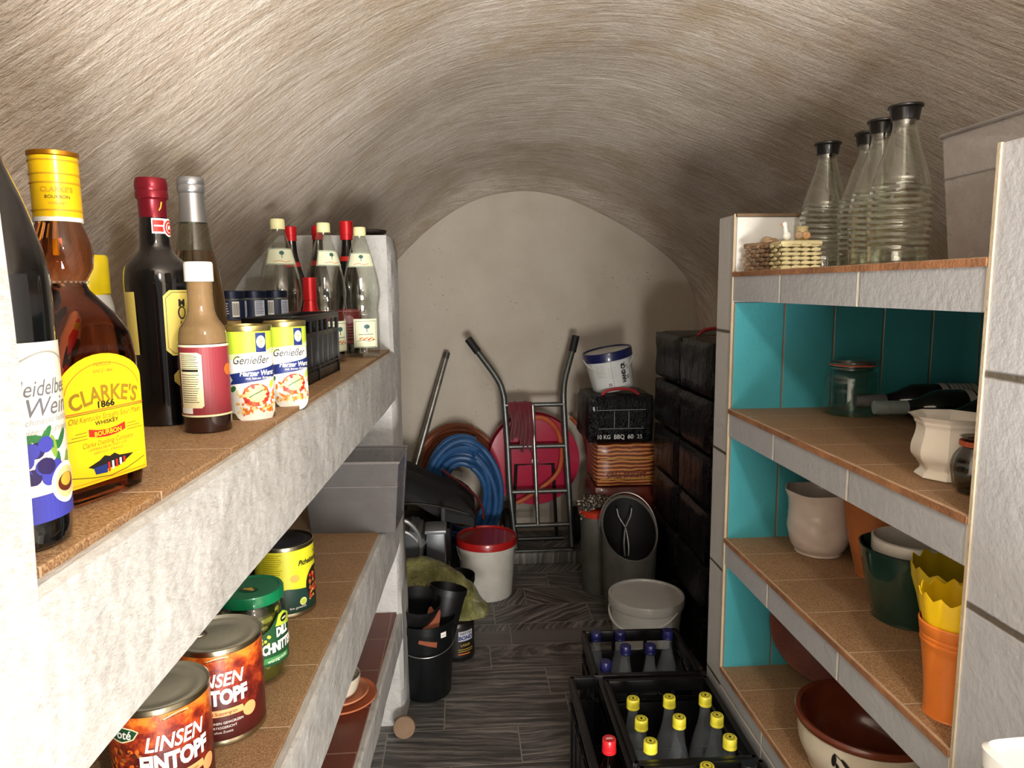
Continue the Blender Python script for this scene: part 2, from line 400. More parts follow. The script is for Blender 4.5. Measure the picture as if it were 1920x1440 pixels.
# ================================================================ LEFT MASONRY SHELF
LX = lambda y: -.300+.04*y
def wobble(bm, amp=.003, fr=9):
    for v in bm.verts:
        n = noise.noise_vector(v.co*fr)*amp; v.co += n
def plank(bm, y0, y1, z0, z1, xb=-.70, n=24, inset=0):
    """straight plastered board with a hand-trowelled, slightly wavy front"""
    ys = [y0+(y1-y0)*i/n for i in range(n+1)]; rows = []
    for y in ys:
        x = LX(y)-inset; zs = [z0, z0+.006, (z0+z1)/2, z1-.006, z1]; r = [bm.verts.new((xb, y, z0))]
        for i, z in enumerate(zs):
            o = noise.noise(Vector((z*9, y*6, 3)))*.004; r.append(bm.verts.new((x+o-(.005 if i in (0, 4) else 0), y, z+(noise.noise(Vector((y*7, z, 8)))*.004 if i < 2 else noise.noise(Vector((y*11, z, 5)))*.0015))))
        r.append(bm.verts.new((xb, y, z1))); rows.append(r)
    m = len(rows[0])
    for A, B in zip(rows, rows[1:]):
        for j in range(m): bm.faces.new((A[j], B[j], B[(j+1) % m], A[(j+1) % m]))
    bm.faces.new(rows[0]); bm.faces.new(rows[-1][::-1])
LS = thing('masonry_shelf', 'long white plastered masonry shelf unit along the left wall', 'shelf', (0, 0, 0))
def pil(y0, y1, z1, n=14):
    def f(bm):
        nz = 30; rows = []
        for i in range(nz+1):
            z = z1*i/nz; t = 0 if i < nz else .012; w = lambda k: noise.noise(Vector((k*5, z*4, y0)))*.004
            rows.append([bm.verts.new(p) for p in ((-.72, y0, z), (LX(y0)-.012+w(1), y0, z), (LX(y0)-t+w(2), y0+.012, z), (LX((y0+y1)/2)-t+w(3), (y0+y1)/2, z), (LX(y1)-t+w(4), y1-.012, z), (LX(y1)-.012+w(5), y1, z), (-.72, y1, z))])
        for A, B in zip(rows, rows[1:]):
            for j in range(7): bm.faces.new((A[j], A[(j+1) % 7], B[(j+1) % 7], B[j]))
        bm.faces.new(rows[0][::-1]); bm.faces.new(rows[-1])
    return f
shape('pillar', PL, LS, pil(.06, .485, 1.72)); shape('pillar', PL, LS, pil(2.26, 2.44, 1.612))
shape('shelf_board', PL, LS, lambda bm: plank(bm, .47, 2.27, 1.095, 1.254))
shape('shelf_board', PL, LS, lambda bm: plank(bm, .47, 2.27, .625, .774))
shape('shelf_board', PL, LS, lambda bm: plank(bm, .47, 2.27, .30, .392))
shape('back_panel', PL, LS, lambda bm: box(bm, -.70, -.655, .3, 2.4, 0, 1.24), smooth=False)
cork = lambda n, ou, ov, su=.185: tile_mat(n, 'bb9a70', 'c7ab8a', (1, 0), su, ou, .75, ov, .003, .6, '7e5536', .5, 200, .12, cellvar=.15)
CKL = cork('speckled_tan_tile_left', 1.052, -1.4); CKL2 = cork('speckled_tan_tile_mid', 1.052, -1.4)
TER = tile_mat('dark_terracotta_tile', '7c4230', '8d6b58', (1, 0), .18, 1.72, .19, -.24, .004, .45, '5e2f24', .3, 90, .12)
def tl(y0, y1, z0, z1, inset=.012):
    return lambda bm: prism(bm, [(-.66, y0), (LX(y0)-inset, y0), (LX(y1)-inset, y1), (-.66, y1)], z0, z1, .001)
shape('shelf_tiles', CKL, LS, tl(.49, 2.26, 1.252, 1.262), smooth=False); shape('shelf_tiles', CKL2, LS, tl(.49, 2.26, .772, .782, .016), smooth=False)
shape('shelf_tiles', TER, LS, tl(.49, 2.26, .388, .40, .016), smooth=False)
# ================================================================ RIGHT TILED SHELF
GT = tile_mat('grey_wall_tile_face', 'adaeb0', 'd9d2c4', (1, 2), .314, .918, .325, 1.33, .006, .38, None, .9, 55, .05)
GTP = tile_mat('grey_wall_tile_pillar', 'b2b3b5', '5f574c', (1, 2), .9, .03, .325, 1.33, .008, .38, None, .9, 55, .05, cellvar=.05)
GTF = tile_mat('grey_wall_tile_small', 'b9b7b2', '4a4238', (1, 2), 3.0, 3.93, .325, 1.33, .006, .38, None, .7, 55, .05, cellvar=.08)
TEAL = tile_mat('teal_wall_tile', '42949b', '7b6f5c', (0, 2), .134, .703, .9, .2, .004, .3, None, .35, 90, .06, cellvar=.06)
TEALB = tile_mat('teal_back_tile', '42949b', '7b6f5c', (1, 2), .134, .955, .9, .2, .004, .3, None, .35, 90, .06, cellvar=.06)
WT = mat('white_glazed_tile', 'dddbd3', .25, var=.04, bump=.15, bscale=50); GRT = mat('tan_grout', 'b6a68c', .8, bump=.4, bscale=120)
EDG = mat('broken_tile_edge', '9a6a47', .85, bump=.6, bscale=140, var=.25)
def prism_xz(bm, poly, y0, y1):
    a = [bm.verts.new((x, y0, z)) for x, z in poly]; b = [bm.verts.new((x, y1, z)) for x, z in poly]; n = len(poly)
    bm.faces.new(a); bm.faces.new(b[::-1])
    for i in range(n): bm.faces.new((a[i], b[i], b[(i+1) % n], a[(i+1) % n]))
RS = thing('tiled_shelf', 'tall built-in shelf unit faced with grey tiles and lined with teal tiles', 'shelf', (0, 0, 0))
shape('pillar', GTP, RS, lambda bm: box(bm, .70, 1.34, .30, .915, 0, 1.630, .004), smooth=False)
shape('pillar', GTF, RS, lambda bm: prism_xz(bm, [(.70, 0), (1.30, 0), (1.30, 1.40), (.885, 1.40), (.885, 1.628), (.70, 1.628)], 1.823, 1.93), smooth=False)
shape('edge_grout', GRT, RS, lambda bm: box(bm, .697, .7035, 1.8185, 1.8235, .40, 1.63), smooth=False)
shape('edge_grout', GRT, RS, lambda bm: box(bm, .6975, .703, .911, .917, .30, 1.63), smooth=False)
shape('back_panel', TEALB, RS, lambda bm: box(bm, 1.33, 1.38, .90, 1.93, 0, 1.47), smooth=False)
for i, (z, zl) in enumerate(((1.485, .074), (1.13, .074), (.778, .074), (.41, .41))):
    shape('shelf_board', GT, RS, lambda bm: box(bm, .70, 1.34, .914, 1.824, z-.010-zl+.01, z-.010, .002), smooth=False)
    cm = tile_mat('speckled_tan_tile_right_%d' % i, 'b4906a', 'b89a7c', (1, 0), .165, (1.208, 1.208, 1.2, 1.2)[i], .30, .70, .003, .6, '74502f', .5, 200, .12, cellvar=.15)
    t_ = shape('shelf_tiles', cm, RS, lambda bm: box(bm, .698, 1.33, .916, 1.822, z-.011, z, .0015), smooth=False)
    shape('tile_edge', EDG, t_, lambda bm: box(bm, .6965, .699, .92, 1.82, z-.0125, z-.0015), smooth=False)
    if i: shape('side_panel', TEAL, RS, lambda bm: box(bm, .703, 1.33, 1.814, 1.8235, z, z+.36-.084+(.02 if i == 3 else 0)), smooth=False)
for a_, b_ in ((.704, .882),): shape('side_panel', WT, RS, lambda bm: box(bm, a_, b_, 1.814, 1.8235, 1.485, 1.622, .002))
shape('top_trim', mat('brown_stained_grout', '7a6249', .8, bump=.5), RS, lambda bm: box(bm, .701, .886, 1.808, 1.93, 1.6225, 1.630, .001), smooth=False)
# ================================================================ THINGS ON THE LEFT SHELF
T1, T2, T3 = 1.2625, .7825, .4005
DK = mat('dark_bottle_glass', '0d0c0c', .06, coat=.6, var=.02); DGR = mat('dark_green_bottle_glass', '10180f', .07, coat=.5, var=.02)
CLR = glass('clear_glass', 'f9fbf8'); CLB = glass('faint_bottle_glass', 'fafbf8'); STEEL = mat('tin_metal', 'b3aa90', .3, 1, bump=.1, bscale=60); STEELD = mat('dull_tin_metal', 'a8a38f', .45, .25, bump=.15, bscale=60)
def lettered(parent, name, surf, pr, step=.004, vstep=None, base=.0004): return pr.put(name, surf, parent, base, step, vstep)
def label(parent, surf, u0, v0, u1, v1, m, nm='label', base=.0003, vstep=None, pts=None):
    p = Print(); (p.poly(pts, m) if pts else p.rect(u0, v0, u1, v1, m)); return p.put(nm, surf, parent, base, .004, vstep)
def bottle_body(parent, prof, m, seg=44, name='body'): return shape(name, m, parent, lambda bm: lathe(bm, prof, seg))
# --- 1 blueberry wine
t = thing('wine_bottle', 'dark wine bottle with cream label of blue berries, half behind the near white pillar', 'bottle', (-.340, .545, T1))
wp = sprof([(0, .002), (.036, .001), (.0415, .008), (.042, .03), (.042, .12), (.042, .185), (.040, .21), (.030, .25), (.018, .285), (.0155, .31), (.0155, .35)], 4)+[(0, .35)]
bottle_body(t, wp, DK); shape('capsule', mat('green_capsule', '1d4a2c', .3), t, lambda bm: lathe(bm, [(.0158, .29), (.0165, .29), (.0165, .352), (0, .353)], 28))
sf = on_cyl(.042, R(-10)); l = label(t, sf, -.062, .022, .062, .152, paper('eggshell', 'e6e0cf'), base=.0005)
p = Print(); p.rect(-.062, .022, .062, .042, BLU, 1)
for i in range(16):
    a, b = -.012+random.uniform(-.016, .018), .066+random.uniform(-.014, .014); p.ell(a, b, .006, .006, BLU if i % 3 else paper('dark_plum', '2c2350'), 2+i*.1, 14)
for i in range(14): p.ell(-.012+random.uniform(-.024, .028), .074+random.uniform(-.016, .014), .009, .003, GRN if i % 2 else paper('leaf', '7c9a3e'), 1.5+i*.02, 10, random.uniform(0, 3))
p.ell(.010, .047, .0155, .0155, WHT, 4, 28).ell(.010, .047, .012, .012, paper('pale_gold', 'd8c489'), 5, 28).ell(.010, .047, .010, .007, BRN, 5.5, 20).ell(.010, .049, .007, .005, GLD, 6, 20)
p.put('label_picture', sf, l, .0007, .004)
p = Print().text('Heidelbeer', 0, .119, .0165, paper('slate', '66676f'), 1, .3, sx=.8).text('Wein', 0, .105, .019, paper('slate', '66676f'), 1, .3).text('schmeckt lieblich', 0, .0955, .0065, GRY, 1, .2).text('eigenen Jahrgang', 0, .0885, .0065, GRY, 1, .2)
p.line([(-.03+.06*i/16, .133+.012*math.sin(math.pi*i/16)) for i in range(17)], .0012, GRY, 1); lettered(l, 'lettering', sf, p, base=.0008)
# --- 2 whiskey
AMB = N('amber_whiskey_glass'); AMB.b.inputs['Base Color'].default_value = srgb('c46a22'); AMB.b.inputs['Transmission Weight'].default_value = 1; AMB.b.inputs['Roughness'].default_value = .03; AMB.b.inputs['IOR'].default_value = 1.36
va = AMB.a('VolumeAbsorption', {'Color': (.80, .38, .04, 1), 'Density': 46}); AMB.l(va.outputs[0], AMB.out.inputs[1]); AMB.b.inputs['Base Color'].default_value = (1, .93, .82, 1); AMB = AMB.m
t = thing('whiskey_bottle', 'amber whiskey bottle with big yellow label and yellow cap', 'bottle', (-.350, .672, T1), R(-18.5)); t.scale = (.94, .94, .935)
# local +X is the label side
def wb(bm): loft(bm, [(0, .026, .048, 4), (.004, .031, .054, 5), (.02, .033, .056, 5), (.135, .034, .057, 5), (.160, .033, .054, 4), (.178, .029, .044, 3), (.192, .023, .031, 2.4), (.202, .0195, .021, 2), (.208, .018, .018, 2), (.213, .0205, .0205, 2), (.222, .0250, .0250, 2), (.236, .0265, .0265, 2), (.250, .0240, .0240, 2), (.262, .0195, .0195, 2), (.266, .0185, .0185, 2), (.27, .018, .018, 2)], 48)
shape('body', AMB, t, wb)
CAPY = mat('yellow_foil_cap', 'e6b816', .25, .2, var=.03, coat=.3)
c = shape('cap', CAPY, t, lambda bm: lathe(bm, sprof([(.0185, .268), (.0202, .268), (.0202, .30), (.0202, .324), (.0195, .3265)], 2)+[(0, .327)], 40))
shape('neck_ring', mat('pearl_ring', 'cfc9c0', .25), t, lambda bm: lathe(bm, [(.0185, .2645), (.0204, .2645), (.0204, .2685), (.0185, .2685)], 36))
shape('cap_rim', mat('gold_rim', 'b5791d', .3, .8), c, lambda bm: lathe(bm, [(.0196, .3225), (.0212, .324), (.0212, .3275), (.0192, .3285), (0, .328)], 40))
cs = on_cyl(.0204, R(-42)); p = Print()
for v in (.2745, .299, .307, .319): p.rect(-.045, v-.0005, .045, v+.0005, mat('print_old_gold', 'a97f16', .4), 1)
p.text("CLARKE'S", 0, .2925, .0062, mat('print_old_gold', 'a97f16', .4), 1, 0, .0001).text('BOURBON', 0, .286, .0042, INK, 1).text('WHISKEY', 0, .2803, .0034, ORG, 1); lettered(c, 'lettering', cs, p, .002)
def bead(bm):
    for i in range(26):
        a = 2*math.pi*i/26; ball(bm, (.0185*math.cos(a), .0185*math.sin(a), .209), .0026, sub=1)
shape('glass_beading', CLR, t, bead)
ps = on_plane((.0345, .0, 0), (0, 1, 0), (0, 0, 1))
curv = lambda u, v, off: Vector((.0344+off-(abs(u)/.057)**7*.006, u, v))
o_ = [(-.049, .020), (.049, .020), (.049, .116)]+[(.049*math.cos(a), .116+.026*math.sin(a)**1.2) for a in [math.pi*i/16 for i in range(1, 16)]]+[(-.049, .116)]
l = label(t, curv, 0, 0, 0, 0, YEL, pts=o_, base=.0006)
p = Print(); arc_ = [(.044*math.cos(a), .1125+.026*math.sin(a)**1.2) for a in [math.pi*i/16 for i in range(17)]]
p.line([(x, y-.005) for x, y in arc_], .0007, ORG, 1).rect(-.049, .0885, .049, .0898, ORG, 1).rect(-.049, .0872, .049, .0877, INK, 1)
p.poly([(-.022, .0655), (-.011, .063), (0, .062), (.011, .063), (.022, .0655), (.022, .0725), (.011, .070), (0, .069), (-.011, .070), (-.022, .0725)], RED, 1)
for s in (-1, 1):
    for q in range(3): p.rect(s*.024, .064+q*.003, s*(.045-q*.004), .0644+q*.003, INK, 1)
p.poly([(-.026, .037), (-.012, .041), (-.006, .0445), (0, .0425), (.006, .0445), (.012, .041), (.03, .0395), (.012, .031), (-.012, .031)], INK, 1)
p.poly([(-.020, .035), (-.004, .036), (-.004, .0275), (-.018, .0285)], NAV, 2)
for q in range(5): p.rect(-.003+q*.0048, .028+q*.0012, -.0005+q*.0048, .037+q*.0004, (RED, WHT)[q % 2], 2)
p.line([(-.045, .031), (-.02, .026), (0, .0235), (.02, .026), (.045, .033)], .0006, INK, 1).rect(-.046, .0225, .046, .023, ORG, 1)
p.put('label_picture', curv, l, .0009, .004)
p = Print().text("CLARKE'S", 0, .1035, .021, paper('sepia', '8a6a1a'), 1, 0, .0005, .92, arc=.12).text('FAMOUS', 0, .1315, .0052, ORG, 1).text('SINCE 1866', 0, .1255, .0048, ORG, 1).text('1866', 0, .0935, .0085, INK, 1, 0, .0003, 1.3)
p.text('Old Kentucky Straight Sour Mash', 0, .0823, .0078, paper('sepia', '8a6a1a'), 1, .3, sx=.82).text('WHISKEY', 0, .0765, .0055, INK, 1, 0, .0001, 1.2).text('BOURBON', 0, .0665, .0062, YEL, 4, 0, .0001, 1.1)
p.text('Clarke Distilling Company', 0, .0575, .0068, paper('sepia', '8a6a1a'), 1, .3, sx=.85).text('LAWRENCEBURG KENTUCKY', 0, .0525, .0036, ORG, 1).text('KENTUCKY STRAIGHT', 0, .0485, .0036, ORG, 1)
lettered(l, 'lettering', curv, p, base=.001)
# --- 3 sauce bottle with yellow cap
t = thing('squeeze_bottle', 'white squeeze bottle with flat yellow cap, standing behind the amber whiskey bottle', 'bottle', (-.545, 1.12, T1), R(-52))
shape('body', mat('white_squeeze_plastic', 'd9d6cc', .35), t, lambda bm: loft(bm, [(0, .035, .026, 3), (.004, .039, .029, 3), (.06, .037, .028, 2.6), (.09, .035, .027, 2.6), (.13, .039, .029, 2.6), (.165, .034, .027, 2.4), (.182, .026, .024, 2)], 36))
shape('cap', mat('bright_yellow_cap', 'f2d714', .35), t, lambda bm: loft(bm, [(.182, .0225, .0225, 2.6), (.184, .024, .024, 3), (.236, .0235, .0235, 3), (.24, .021, .021, 3)], 32))
sq = lambda u, v, off: Vector((.002+.038*math.sin(u/.03), -(.0295+off)*math.cos(u/.03)*1.0, v))
l = label(t, sq, -.034, .02, .034, .165, paper('olive_black', '2a2d1c'), base=.0016)
p = Print().rect(-.034, .02, .034, .07, WHT, 1).ell(.018, .09, .010, .014, WHT, 2).ell(.020, .065, .012, .010, RED, 3).ell(.016, .05, .012, .010, LIM, 4).ell(.02, .036, .010, .008, RED, 4).put('label_picture', sq, l, .0018, .004)
p = Print().text('G', .024, .135, .024, WHT, 2, 0, .001).text('GURKE', 0, .11, .012, WHT, 2, 0, .0005); lettered(l, 'lettering', sq, p, base=.0018)
# --- 4 port bottle
t = thing('vermouth_bottle', 'black bottle with dark red foil neck and cut-corner yellow label', 'bottle', (-.424, 1.058, T1))
pp = sprof([(0, .002), (.036, .001), (.0402, .008), (.0395, .06), (.0402, .12), (.0435, .185), (.0435, .205), (.040, .222), (.026, .238), (.0205, .248), (.0195, .27), (.0175, .30), (.0175, .335)], 4)+[(0, .336)]
bottle_body(t, pp, DK)
FOIL = mat('wine_red_foil', '7a1a26', .28, .5, var=.05)
c = shape('foil_cap', FOIL, t, lambda bm: lathe(bm, [(.0182, .287), (.0184, .311), (.0195, .313), (.0212, .314), (.0212, .322), (.0205, .324), (.0212, .326), (.0212, .335), (.0195, .341), (0, .342)], 36))
sc_ = on_cyl(.0186, R(-62)); p = Print().poly([(.006, .296), (.009, .30), (.011, .308), (.009, .309), (.0075, .302), (.005, .297)], GLD, 1); p.put('foil_print', sc_, c, .0003, .003)
sn = on_cyl(lambda z: .0196, R(-52)); sn = on_cyl(.0198, R(-42)); l = label(t, sn, -.012, .2655, .009, .286, WHT, 'neck_seal')
p = Print().rect(-.0105, .268, .004, .2835, RED, 1).ell(.013, .274, .0105, .0125, WHT, 1, 24).ell(.013, .274, .0085, .0102, RED, 2, 24).ell(.013, .274, .0062, .0075, WHT, 3, 20).ell(.013, .274, .0052, .0065, RED, 4, 20).rect(-.009, .275, .003, .277, WHT, 2)
p.text('M', .013, .274, .008, WHT, 5, 0, .0003); lettered(l, 'lettering', sn, p, .002)
prf = lambda z: .0398+.0037*min(1, max(0, (z-.05)/.135)); prf.ref = .042
sl = on_cyl(prf, R(-46)); G2 = paper('straw', 'd9c463')
def cutlabel(u0, v0, u1, v1, c): return [(u0+c, v0), (u1-c, v0), (u1, v0+c), (u1, v1-c), (u1-c, v1), (u0+c, v1), (u0, v1-c), (u0, v0+c)]
l = label(t, sl, 0, 0, 0, 0, G2, pts=cutlabel(-.012, .098, .052, .188, .008), base=.0006, vstep=.02)
p = Print().line(cutlabel(-.009, .101, .049, .185, .008)+[(-.001, .101)], .0006, INK, 1).ell(.012, .157, .006, .009, INK, 1).ell(.012, .157, .004, .007, G2, 2)
p.text('M', .012, .170, .013, INK, 2, 0, .0006).text('MARSALA', .03, .140, .012, INK, 1, 0, .0003, .8).text('AROMATICO', .03, .127, .008, INK, 1).text('ROSSO', .02, .112, .007, INK, 1); lettered(l, 'lettering', sl, p, vstep=.02, base=.0008)
l = label(t, sl, 0, 0, 0, 0, G2, 'lower_label', pts=cutlabel(-.004, .055, .042, .078, .007), base=.0006)
l = label(t, sl, -.075, .10, -.048, .186, G2, 'side_label', base=.0006, vstep=.02)
# --- 5 tall bottle with silver foil
t = thing('spirit_bottle', 'tall pale brown bottle with silver foil neck, between the black bottle and the jars', 'bottle', (-.442, 1.262, T1))
OIL = N('pale_brown_bottle'); OIL.b.inputs['Transmission Weight'].default_value = 1; OIL.b.inputs['Roughness'].default_value = .05; OIL.b.inputs['IOR'].default_value = 1.33
OIL.l(OIL.a('VolumeAbsorption', {'Color': (.78, .62, .28, 1), 'Density': 26}).outputs[0], OIL.out.inputs[1]); OIL = OIL.m
bottle_body(t, sprof([(0, .003), (.038, .001), (.043, .006), (.044, .05), (.044, .14), (.0425, .175), (.037, .215), (.029, .253)], 4)+[(0, .253)], OIL, name='liquid')
bottle_body(t, sprof([(.0292, .2535), (.026, .275), (.0225, .30), (.0205, .315)], 4), glass('grey_glass', 'd8dacd'), name='neck')
SFO = mat('silver_foil', 'b4b7bb', .28, .85, var=.05)
shape('foil_cap', SFO, t, lambda bm: lathe(bm, [(.0228, .299), (.0205, .32), (.0195, .346), (.0212, .348), (.0216, .352), (.0216, .358), (.0208, .360), (.0216, .362), (.0216, .368), (.0200, .372), (0, .373)], 36))
# --- 6 small sauce bottle
t = thing('sauce_bottle', 'small brown sauce bottle with white screw cap and maroon label', 'bottle', (-.344, .990, T1))
SAU = mat('dark_sauce', '2a140b', .12, coat=.5); RES = sheer('sauce_stained_glass', '8a6f4c', .72, .12)
bottle_body(t, sprof([(0, .002), (.027, .001), (.0305, .007), (.0305, .06), (.0305, .118)], 3)+[(0, .118)], SAU, name='sauce')
bottle_body(t, sprof([(.0307, .118), (.0303, .127), (.028, .139), (.020, .152), (.0165, .168), (.0160, .20)], 4), RES, name='neck')
shape('screw_cap', mat('white_cap', 'e9e6df', .4), t, lambda bm: lathe(bm, [(.0160, .199), (.0182, .199), (.0182, .222), (.0170, .2245), (0, .225)], 32))
sf = on_cyl(.0308, R(-75)); l = label(t, sf, -.060, .022, .056, .117, MAR)
p = Print().rect(-.060, .114, .056, .117, CRM, 1).rect(-.060, .022, .056, .0245, CRM, 1).poly([(-.034, .034), (-.004, .034), (-.001, .037), (-.001, .104), (-.006, .107), (-.034, .107)], CRM, 1).rect(-.036, .0265, -.016, .034, WHT, 1)
p.rect(-.031, .082, -.006, .085, INK, 2).ell(.036, .083, .008, .008, ORG, 2); lines(p, -.031, -.005, .104, .0025, 8, INK, 2, .0007); lines(p, -.031, -.005, .078, .003, 13, INK, 2, .0007); p.put('lettering', sf, l, .0006, .004)
# --- 7 narrow cans
def tall_can(loc, lab, rz=0):
    t = thing('narrow_can', lab, 'can', loc, rz)
    h, r = .137, .0335
    shape('body', mat('can_gold_tin', 'c9b777', .3, .9), t, lambda bm: lathe(bm, [(0, .003), (r-.003, .003), (r-.002, 0), (r, .0015), (r, .006), (r-.0012, .008), (r-.0012, h-.008), (r, h-.006), (r, h-.001), (r-.002, h), (r-.003, h-.004), (r-.008, h-.005), (r-.009, h-.0035), (0, h-.0035)], 44))
    s = on_cyl(r-.0008, R(-68)); l = label(t, s, -.1, .009, .1, h-.009, WHT)
    p = Print().poly([(-.045, .128), (.045, .128), (.045, .105), (.02, .10), (-.045, .094)], LIM, 1).poly([(-.045, .094), (.02, .10), (.045, .105), (.045, .096), (-.045, .086)], paper('pale_lime', 'dfe8a8'), 1.5)
    p.rect(.006, .098, .022, .126, NAV, 2).ell(.014, .113, .0068, .009, WHT, 3).rect(.0133, .106, .0147, .12, GLD, 4).rect(.009, .1125, .019, .1137, GLD, 4)
    p.poly([(-.036, .066), (-.020, .069), (.05, .079), (.05, .062), (-.020, .053), (-.036, .051), (-.030, .058)], NAV, 2)
    p.ell(.004, .022, .036, .030, paper('plate_white', 'f4f0e6'), 2, 28)
    for i in range(60): p.ell(.004+random.uniform(-.028, .03), .011+random.random()**1.5*.03, random.uniform(.002, .006), .002, [paper('broth', 'e8b25a'), paper('pasta', 'f0d79a'), ORG, paper('carrot', 'df7b2a')][i % 4], 3+i*.03, 8, random.uniform(0, 3))
    p.ell(.004, .036, .019, .0165, paper('tomato', 'c8452a'), 6, 24).ell(.004, .038, .0155, .0125, paper('pastry', 'edcf8d'), 7, 24)
    for i in range(10): a = i*.63; p.ell(.004+.016*math.cos(a), .036+.0135*math.sin(a), .004, .0025, (RED, ORG, paper('pastry', 'edcf8d'))[i % 3], 8, 8, a)
    p.line([(-.006, .033), (.0, .037), (.007, .040), (.013, .043)], .0016, GRN, 9).ell(-.03, .045, .006, .004, GRN, 3, 10, .6).ell(.03, .05, .007, .004, LIM, 3, 10, 1)
    p.put('label_picture', s, l, .0005, .004)
    p = Print().text('Genießer', -.002, .0865, .0165, INK, 2, .35, sx=.85).text('Harzer Wurst', .008, .0675, .0105, WHT, 4, .2, .0003, .85).text('mit feinen Einlagen', .010, .0605, .0052, WHT, 4, .1); lettered(l, 'lettering', s, p, base=.0009)
    return t
tall_can((-.313, 1.088, T1), 'nearer of the two narrow tins with pale green and navy soup label'); tall_can((-.288, 1.207, T1), 'narrow tin with green and navy label standing against the little black crate', R(4))
# --- 8 three jars with navy lids
def jar(loc, rz, lab):
    t = thing('spread_jar', lab, 'jar', loc, rz, 'navy lidded jars behind the tins'); r, h = .0295, .186
    g = shape('glass', CLR, t, lambda bm: lathe(bm, sprof([(0, .001), (r-.004, .0), (r, .005), (r, .05), (r, .16), (r-.002, .167), (r-.005, .172), (r-.005, .177)], 3), 36))
    shape('contents', mat('beige_spread', 'b3905a', .6, bump=.5, bscale=90, var=.2), t, lambda bm: lathe(bm, [(0, .003), (r-.004, .003), (r-.0025, .007), (r-.0025, .125), (0, .127)], 30))
    shape('lid', mat('navy_lid', '1a2238', .3, .4), t, lambda bm: lathe(bm, [(r-.005, .170), (r-.001, .170), (r-.001, .1845), (r-.003, .186), (0, .1855)], 36))
    s = on_cyl(r, R(-70)); l = label(t, s, -.05, .128, .05, .167, paper('deep_navy', '16233f'), base=.0006)
    p = Print().rect(-.022, .133, -.008, .164, WHT, 1).rect(.008, .131, .03, .165, paper('silver_grey', 'c2c8cf'), 1)
    for i in range(9): p.rect(-.021+i*.0014, .136, -.0203+i*.0014, .161, INK, 2)
    lines(p, .01, .028, .162, .0035, 8, NAV, 2); lines(p, -.045, -.028, .160, .005, 5, WHT, 1); p.put('lettering', s, l, .0009, .003); return t
j0 = jar((-.472, 1.53, T1), .8, 'leftmost of the three navy lidded jars, its dark label towards the aisle')
dup(j0, (-.449, 1.612, T1), -.25, 'middle of the three navy lidded jars, white barcode towards the aisle'); dup(j0, (-.417, 1.668, T1), .1, 'rightmost of the three navy lidded jars, close behind the little black crate')
# --- 9 little black crates
BLK = mat('black_plastic', '141313', .38, var=.05, bump=.1, bscale=90); BLK2 = mat('black_crate_plastic', '100f10', .3, var=.05)
t = thing('mini_crate', 'little black crate with slatted sides on the top left shelf edge', 'crate', (-.337, 1.512, T1), R(-3.5))
w, L, h = .043, .182, .137
def mini(bm):
    box(bm, -w, w, -L, L, 0, .006)
shape('floor_panel', BLK2, t, mini)
for nm, (ax, s) in (('side_wall', (0, 1)), ('side_wall', (0, -1)), ('end_wall', (1, 1)), ('end_wall', (1, -1))):
    def wall(bm):
        span = L if ax == 0 else w
        def B(a0, a1, z0, z1, d0=0, d1=.004):
            if ax == 0: box(bm, min(s*(w-d0), s*(w-d1)), max(s*(w-d0), s*(w-d1)), a0, a1, z0, z1, .0006)
            else: box(bm, a0, a1, min(s*(L-d0), s*(L-d1)), max(s*(L-d0), s*(L-d1)), z0, z1, .0006)
        B(-span, span, 0, .022); B(-span, span, h-.012, h, -.003, .006); B(-span, span, h-.045, h-.036); B(-span, span, .022, h-.045, .002, .0035)
        n = 8 if ax == 0 else 3
        for i in range(n+1):
            a = -span+(2*span-.006)*i/n; B(a, a+.006, .0, h, -.002 if i in (0, n//2, n) else 0, .005)
        B(-span, span, .027, .031, -.001, .003)
    shape(nm, BLK2, t, wall)
